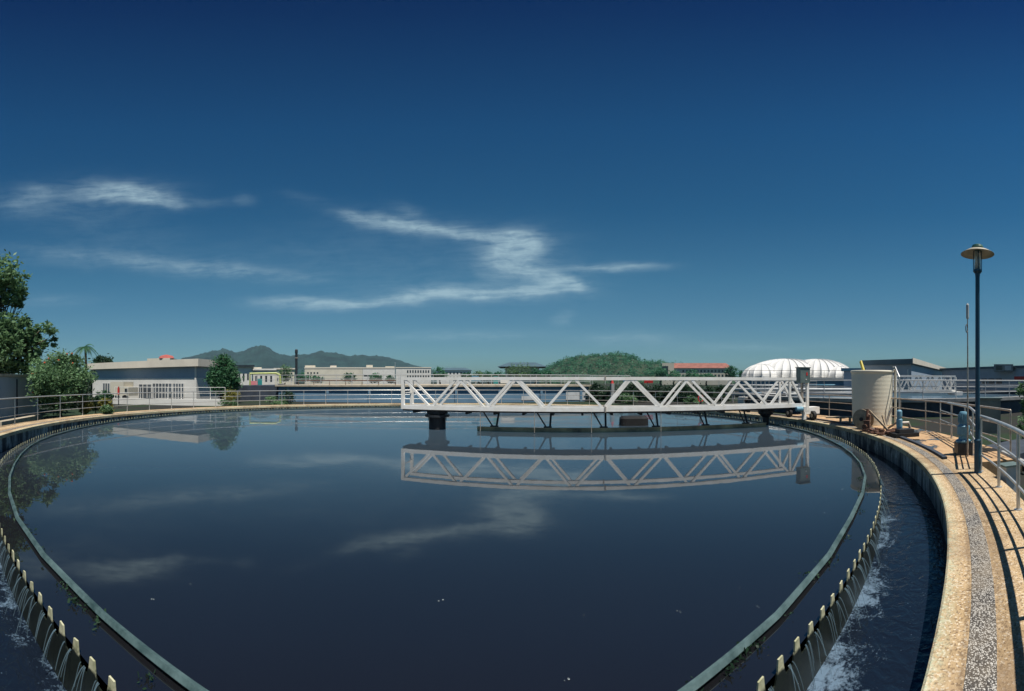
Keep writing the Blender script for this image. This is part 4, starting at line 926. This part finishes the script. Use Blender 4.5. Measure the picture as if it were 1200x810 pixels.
for e in (-.8, .8):
    q = bx + Vector((math.cos(-az(1176)) * e, math.sin(-az(1176)) * e, 0)) - Vector((math.sin(az(1176)), math.cos(az(1176)), 0)) * 1.31
    MB().box((q.x, q.y, zat(431.5, 71)), (1.1, .05, .8), -az(1176)).build('window', M['window'] if e < 0 else M['louvre'], rt_)
q = pt(1195, 60, 0); s_ = thing('sign_board', 'red sign board on the long grey blue factory at the right edge', 'sign', (q.x, q.y, GZ))
MB().box((q.x, q.y, zat(443.5, 60)), (1.7, .08, .6), -az(1195)).build('board', M['red'], s_); MB().box((q.x, q.y + .06, 1.0), (.1, .05, 2.2), -az(1195)).build('post', M['steel'], s_)

# white membrane domes over the covered basin, with deck and railing
dd = 58.0
cvb = thing('covered_basin', 'white ribbed membrane domes over a raised grey blue basin', 'building', pt(932, dd, GZ))
a, b = pt(866, dd - 5, GZ), pt(1003, dd - 5, GZ)
slab('wall', a, b, 14, GZ, zat(444.8, dd - 5), M['bluewall'], cvb)
slab('deck', a, b, 14.4, zat(444.7, dd - 5), zat(442.8, dd - 5), M['offwhite'], cvb, .4)
def dome(px, py_top, hw, d, ry, ribs=14):
    """air-tight membrane over radial arches: sags between the ribs, seam ridges along them"""
    c = pt(px, d, zat(443, d)); k = d / F; rx = hw * k; rz_ = (443 - py_top) * k; ang = -az(px)
    mb = MB(); na, nb = ribs * 8, 14; vs = []
    for j in range(nb + 1):
        e = j / nb * math.pi / 2; fade = math.cos(e) ** .5
        for i in range(na):
            t = A360 * i / na; ph = (i % 8) / 8; sag = -.035 * math.sin(math.pi * ph) ** .7 * fade; sag += .02 if i % 8 == 0 else 0
            q = 1 + sag; x = rx * math.cos(t) * math.cos(e) * q; y = ry * math.sin(t) * math.cos(e) * q; z = rz_ * math.sin(e) ** .95 * (1 + sag * .55)
            vs.append((c.x + x * math.cos(ang) - y * math.sin(ang), c.y + x * math.sin(ang) + y * math.cos(ang), c.z + z))
    fs = [(j * na + i, j * na + (i + 1) % na, (j + 1) * na + (i + 1) % na, (j + 1) * na + i) for j in range(nb) for i in range(na)]
    o = mb.add(vs, fs).build('membrane_dome', M['membrane'], cvb)
    seam = MB()
    for i in range(0, na, 8):
        seam.tube([Vector(vs[j * na + i]) for j in range(nb + 1)], .028, 4, cap=False)
    seam.build('seam_ribs', M['louvre'], o)
    return o
dome(922, 421.0, 50, 61, 8, 34); dome(958, 421.2, 42, 61.5, 7.5, 30); dome(893, 427, 24, 57, 5, 16); dome(984, 429.5, 19, 57.5, 5, 14)
railing('railing', 'dark thin railing in front of the white membrane domes', [pt(866, 52.4, zat(442.8, dd - 5)), pt(1003, 52.4, zat(442.8, dd - 5))], 1.4, .95, M['dark'], rails=((1, .022), (.5, .014)), post_r=.02)
# pipes and plant between
random.seed(21)
for i, (px0, px1, y, d, r, m) in enumerate([(852, 935, 452, 45, .14, 'pipe'), (858, 1000, 456.5, 42, .16, 'louvre'), (850, 936, 462, 37, .13, 'pipe'), (866, 938, 467, 36, .16, 'white'), (948, 1001, 461, 40, .17, 'louvre'), (948, 1002, 451.5, 47, .12, 'bluemotor')]):
    p, q = pt(px0, d, zat(y, d)), pt(px1, d, zat(y, d)); mid = pt((px0 + px1) / 2, d, zat(y, d))
    names = ['uppermost grey pipe behind the right end of the bridge', 'longest pale duct below the membrane domes', 'grey pipe third from the top behind the bridge', 'white pipe lowest behind the right end of the bridge', 'pale duct right of the control cabinet', 'light blue pipe right of the control cabinet']
    o = thing('pipe', names[i], 'pipe', (p.x, p.y, GZ), 'pipes below the membrane domes')
    MB().tube([p, mid, q], r, 10).build('run', M[m], o, smooth=True)
    for t in (.1, .5, .9):
        v = p.lerp(q, t); MB().box((v.x, v.y, (v.z + GZ) / 2), (.12, .12, v.z - GZ - r), 0).build('support', M['grey'], o)
names = ['white blower box behind the truss', 'blue motor block behind the truss', 'dark valve block behind the truss', 'grey filter housing behind the truss', 'white filter housing near the bridge end']
for i, (px, y, d, w, h, m) in enumerate([(872, 470, 34, 1.0, .7, 'offwhite'), (886, 466, 35, .8, .9, 'blue'), (905, 471, 34, .9, .6, 'dark'), (916, 464, 35, .9, .8, 'louvre'), (927, 458, 38, .8, .8, 'offwhite')]):
    p = pt(px, d, 0); zc = zat(y, d); o = thing('machine', names[i], 'machine', (p.x, p.y, GZ))
    MB().box((p.x, p.y, zc), (w, .7, h), .3).build('housing', M[m], o); MB().tube([(p.x - w * .3, p.y - .36, zc + .1), (p.x - w * .3, p.y - .6, zc + .1)], .16, 12).build('port', M['dark'], o)
    MB().box((p.x, p.y, (zc - h / 2 + GZ) / 2), (w * .9, .6, max(.05, zc - h / 2 - GZ)), .3).build('base', M['grey'], o)

# second round tank at right with its own bridge
T2 = Vector((35.5 * math.sin(az(1056)), 35.5 * math.cos(az(1056)), 0))
t2 = thing('settling_tank', 'second round tank with pale rim in the distance at right', 'water tank', (T2.x, T2.y, GZ))
MB().ring([(12.6, -.2), (12.6, .86), (13.2, .86), (13.2, .72), (13.05, .7), (13.05, GZ)], 0, A360, 128, c=T2, closed=True).build('tank_wall', M['darkwall'], t2)
MB().ring([(12.55, .865), (12.55, .93), (13.3, .93), (13.3, .74), (13.202, .74), (13.202, .865)], 0, A360, 128, c=T2, closed=True).build('coping', M['grey'], t2)
wd = MB(); wd.add([ring_pt(12.6, A360 * i / 96, .55, T2) for i in range(96)], [tuple(range(96))]); w2o = wd.build('water_surface', TWATER, t2, fix=False)
if w2o.data.polygons[0].normal.z < 0: w2o.data.flip_normals()
railing('railing', 'steel railing round the second tank in the distance at right', arc(13.1, R(95), R(380), 60, .93, T2), 2.0, 1.05, M['steel_far'], rails=((1.0, .03), (.66, .02), (.33, .02)), post_r=.026)
b2 = thing('rotating_bridge', 'small distant white truss bridge on the second tank at right', 'bridge', pt(1085, 28, .93))
ba, bb = pt(1050, 27.5, 0), pt(1119.5, 29.0, 0); bd = (bb - ba).normalized(); bnv = Vector((-bd.y, bd.x, 0)); bnv = bnv if bnv.dot(ba) > 0 else -bnv
L2 = (bb - ba).length
for off in (0, .9):
    A_, B_ = ba + bnv * off, bb + bnv * off
    up = lambda v, z: Vector((v.x, v.y, z))
    MB().beam(up(A_, 1.25), up(B_, 1.25), .12, .15).build('bottom_chord', M['white'], b2); MB().beam(up(A_, 2.3), up(B_, 2.3), .12, .12).build('top_chord', M['white'], b2)
    for i in range(5):
        x0, x1 = i / 5, (i + 1) / 5; mm = (x0 + x1) / 2
        MB().beam(up(A_.lerp(B_, x0), 2.25), up(A_.lerp(B_, mm), 1.3), .09, .09).build('diagonal', M['white'], b2); MB().beam(up(A_.lerp(B_, mm), 1.3), up(A_.lerp(B_, x1), 2.25), .09, .09).build('diagonal', M['white'], b2)
    for x0 in (0, 1): MB().beam(up(A_.lerp(B_, x0), 1.32), up(A_.lerp(B_, x0), 2.24), .12, .12).build('end_post', M['white'], b2)
dkk = ba.lerp(bb, .5) + bnv * .45; MB().box((dkk.x, dkk.y, 1.22), (L2, .76, .05), math.atan2(bd.y, bd.x)).build('deck', M['under'], b2)
MB().box((bb.x, bb.y, 1.06), (.6, 1.3, .28), math.atan2(bd.y, bd.x)).build('end_carriage', M['white'], b2)
# retaining wall at the back of the platform
wa = [ring_pt(17.4, R(103 + 47 * i / 20), 0) for i in range(21)]
rw = MB().ring([(17.3, GZ), (17.3, .02), (17.6, .02), (17.6, GZ)], R(101), R(150), 40)
tag(rw.build('low_wall', M['darkwall']), 'dark low curved wall at the back of the wet platform', 'wall')

# hedge behind the bridge and other distant planting
for i, (px, d, r, ry, py) in enumerate([(700, 41, 10, 10, 461), (722, 40, 14, 11, 462), (748, 41, 15, 11, 461), (775, 41, 15, 11, 462), (800, 41, 15, 11, 461), (826, 41, 14, 10, 462), (845, 42, 9, 9, 463)]):
    lab = ['leftmost dark shrub of the row, right against the basin end', 'dark shrub just right of the marker cone behind the bridge', 'dark shrub directly below the bright red sign', 'third dark shrub from the right in the row behind the bridge', 'dark shrub second from the marker row end behind the bridge', 'dark shrub beside the small teal plate behind the bridge', 'small last dark shrub next to the white blower box'][i]
    tree('hedge_shrub', lab, pt(px, d, GZ), [pb(px, py, d, r, ry), pb(px - r * .5, py + 3, d, r * .7, ry * .8), pb(px + r * .5, py + 2, d, r * .7, ry * .8), pb(px, py + 6, d - 1, r, ry * .7)], 5200, .12, L_DARK, 60 + i, .05, cat='shrub', group='dark shrubs behind the bridge', trunk_name='stem', crown_name='foliage')
for i, (px, py, d, r, lab) in enumerate([(735, 468, 36, 11, 'light green bush below the hedge near the bridge middle'), (812, 471, 36, 11, 'light green bush low behind the right half of the bridge'), (915, 482, 33.2, 6, 'small bright green bush under the right end of the bridge')]):
    tree('bush', lab, pt(px, d, GZ), [pb(px, py, d, r, 6), pb(px + 4, py + 1, d, r * .7, 5)], 1400, .09, L_MID, 80 + i, .03, cat='bush', trunk_name='stem', crown_name='foliage')
FAR = [(334, 437, 70, 8, 9, 'round bright green tree left of the thin dark chimney'), (356, 442, 80, 9, 5, 'low round tree just right of the thin dark chimney'), (372, 444, 95, 8, 4, 'flat bush in front of the cream factory corner'), (409, 442, 90, 8, 5, 'bush before the middle of the long cream factory'),
    (440, 443, 90, 7, 5, 'bush before the dark loading canopy'), (457, 444, 100, 5, 4, 'small bush left of the slim pale pole'), (515, 437, 150, 8, 6, 'round tree before the white block, left of the office block'), (548, 441, 160, 7, 4, 'small tree at the right end of the office block'),
    (560, 440, 150, 7, 5, 'yellowish tree right of the office block'), (572, 441, 150, 9, 5, 'low tree between office block and dark roofed hall'), (585, 440, 150, 7, 5, 'tree touching the left eave of the dark roofed hall'), (608, 434, 130, 15, 9, 'large round tree hiding the dark roofed hall'), (628, 438, 130, 8, 6, 'smaller tree at the right end of the dark roofed hall'),
    (642, 439, 150, 8, 5, 'tree at the left foot of the wooded hill'), (790, 440, 200, 8, 6, 'tree before the stair wing of the red roofed block'), (812, 439, 200, 9, 6, 'tree before the middle of the red roofed block'), (828, 441, 190, 9, 4, 'low tree under the right windows of the red roofed block'), (857, 436, 170, 7, 7, 'tall round tree at the right end of the red roofed block'),
    (870, 439, 190, 4, 4, 'small tree between red roofed block and white domes'), (775, 437, 210, 7, 7, 'slim dark tree left of the stair wing')]
for i, (px, py, d, r, ry, lab) in enumerate(FAR):
    tree('far_tree', lab, pt(px, d, GZ), [pb(px, py, d, r, ry), pb(px + r * .4, py + ry * .4, d, r * .7, ry * .7), pb(px - r * .4, py + ry * .45, d, r * .65, ry * .6)], 1300, .0035 * d * .62, L_MID if i in (0, 8, 11) else L_FAR, 100 + i, .002 * d, group='distant trees beyond the basins', limbs=False)
tree('bush', 'green shrub at the right edge behind the level railing', pt(1199, 13.5, GZ), [pb(1202, 462, 13.5, 10, 16), pb(1200, 500, 12.8, 9, 10), pb(1206, 480, 13.5, 8, 16)], 1600, .06, L_MID, 150, .03, cat='bush', trunk_name='stem', crown_name='foliage')

# life ring and red box at the rim by the bridge end
q = ring_pt(15.75, R(76), .19); lf = thing('valve_post', 'red handwheel valve on black stand under the bridge end', 'valve', q)
MB().box((q.x, q.y, .45), (.1, .1, .5)).build('stand', M['dark'], lf); MB().tube([(q.x - .0 + .2 * math.cos(a), q.y + .06 * math.sin(a) * 0, .85 + .2 * math.sin(a)) for a in np.linspace(0, A360, 17)], .035, 6).build('handwheel', M['red'], lf)

# ------------------------------------------------------------------ air: pale haze between here and the mountains
hz = MB().box((0, 0, 124), (7000, 7000, 251)).build('haze', bpy.data.materials.new('haze_air')); struct(hz, 'stuff')
hm = hz.data.materials[0]; hm.use_nodes = True; hm.node_tree.nodes.clear()
ho = hm.node_tree.nodes.new('ShaderNodeOutputMaterial'); hv = hm.node_tree.nodes.new('ShaderNodeVolumePrincipled')
hv.inputs['Color'].default_value = (.40, .74, 1, 1); hv.inputs['Density'].default_value = .000065; hv.inputs['Anisotropy'].default_value = .0
hm.node_tree.links.new(hv.outputs[0], ho.inputs['Volume'])
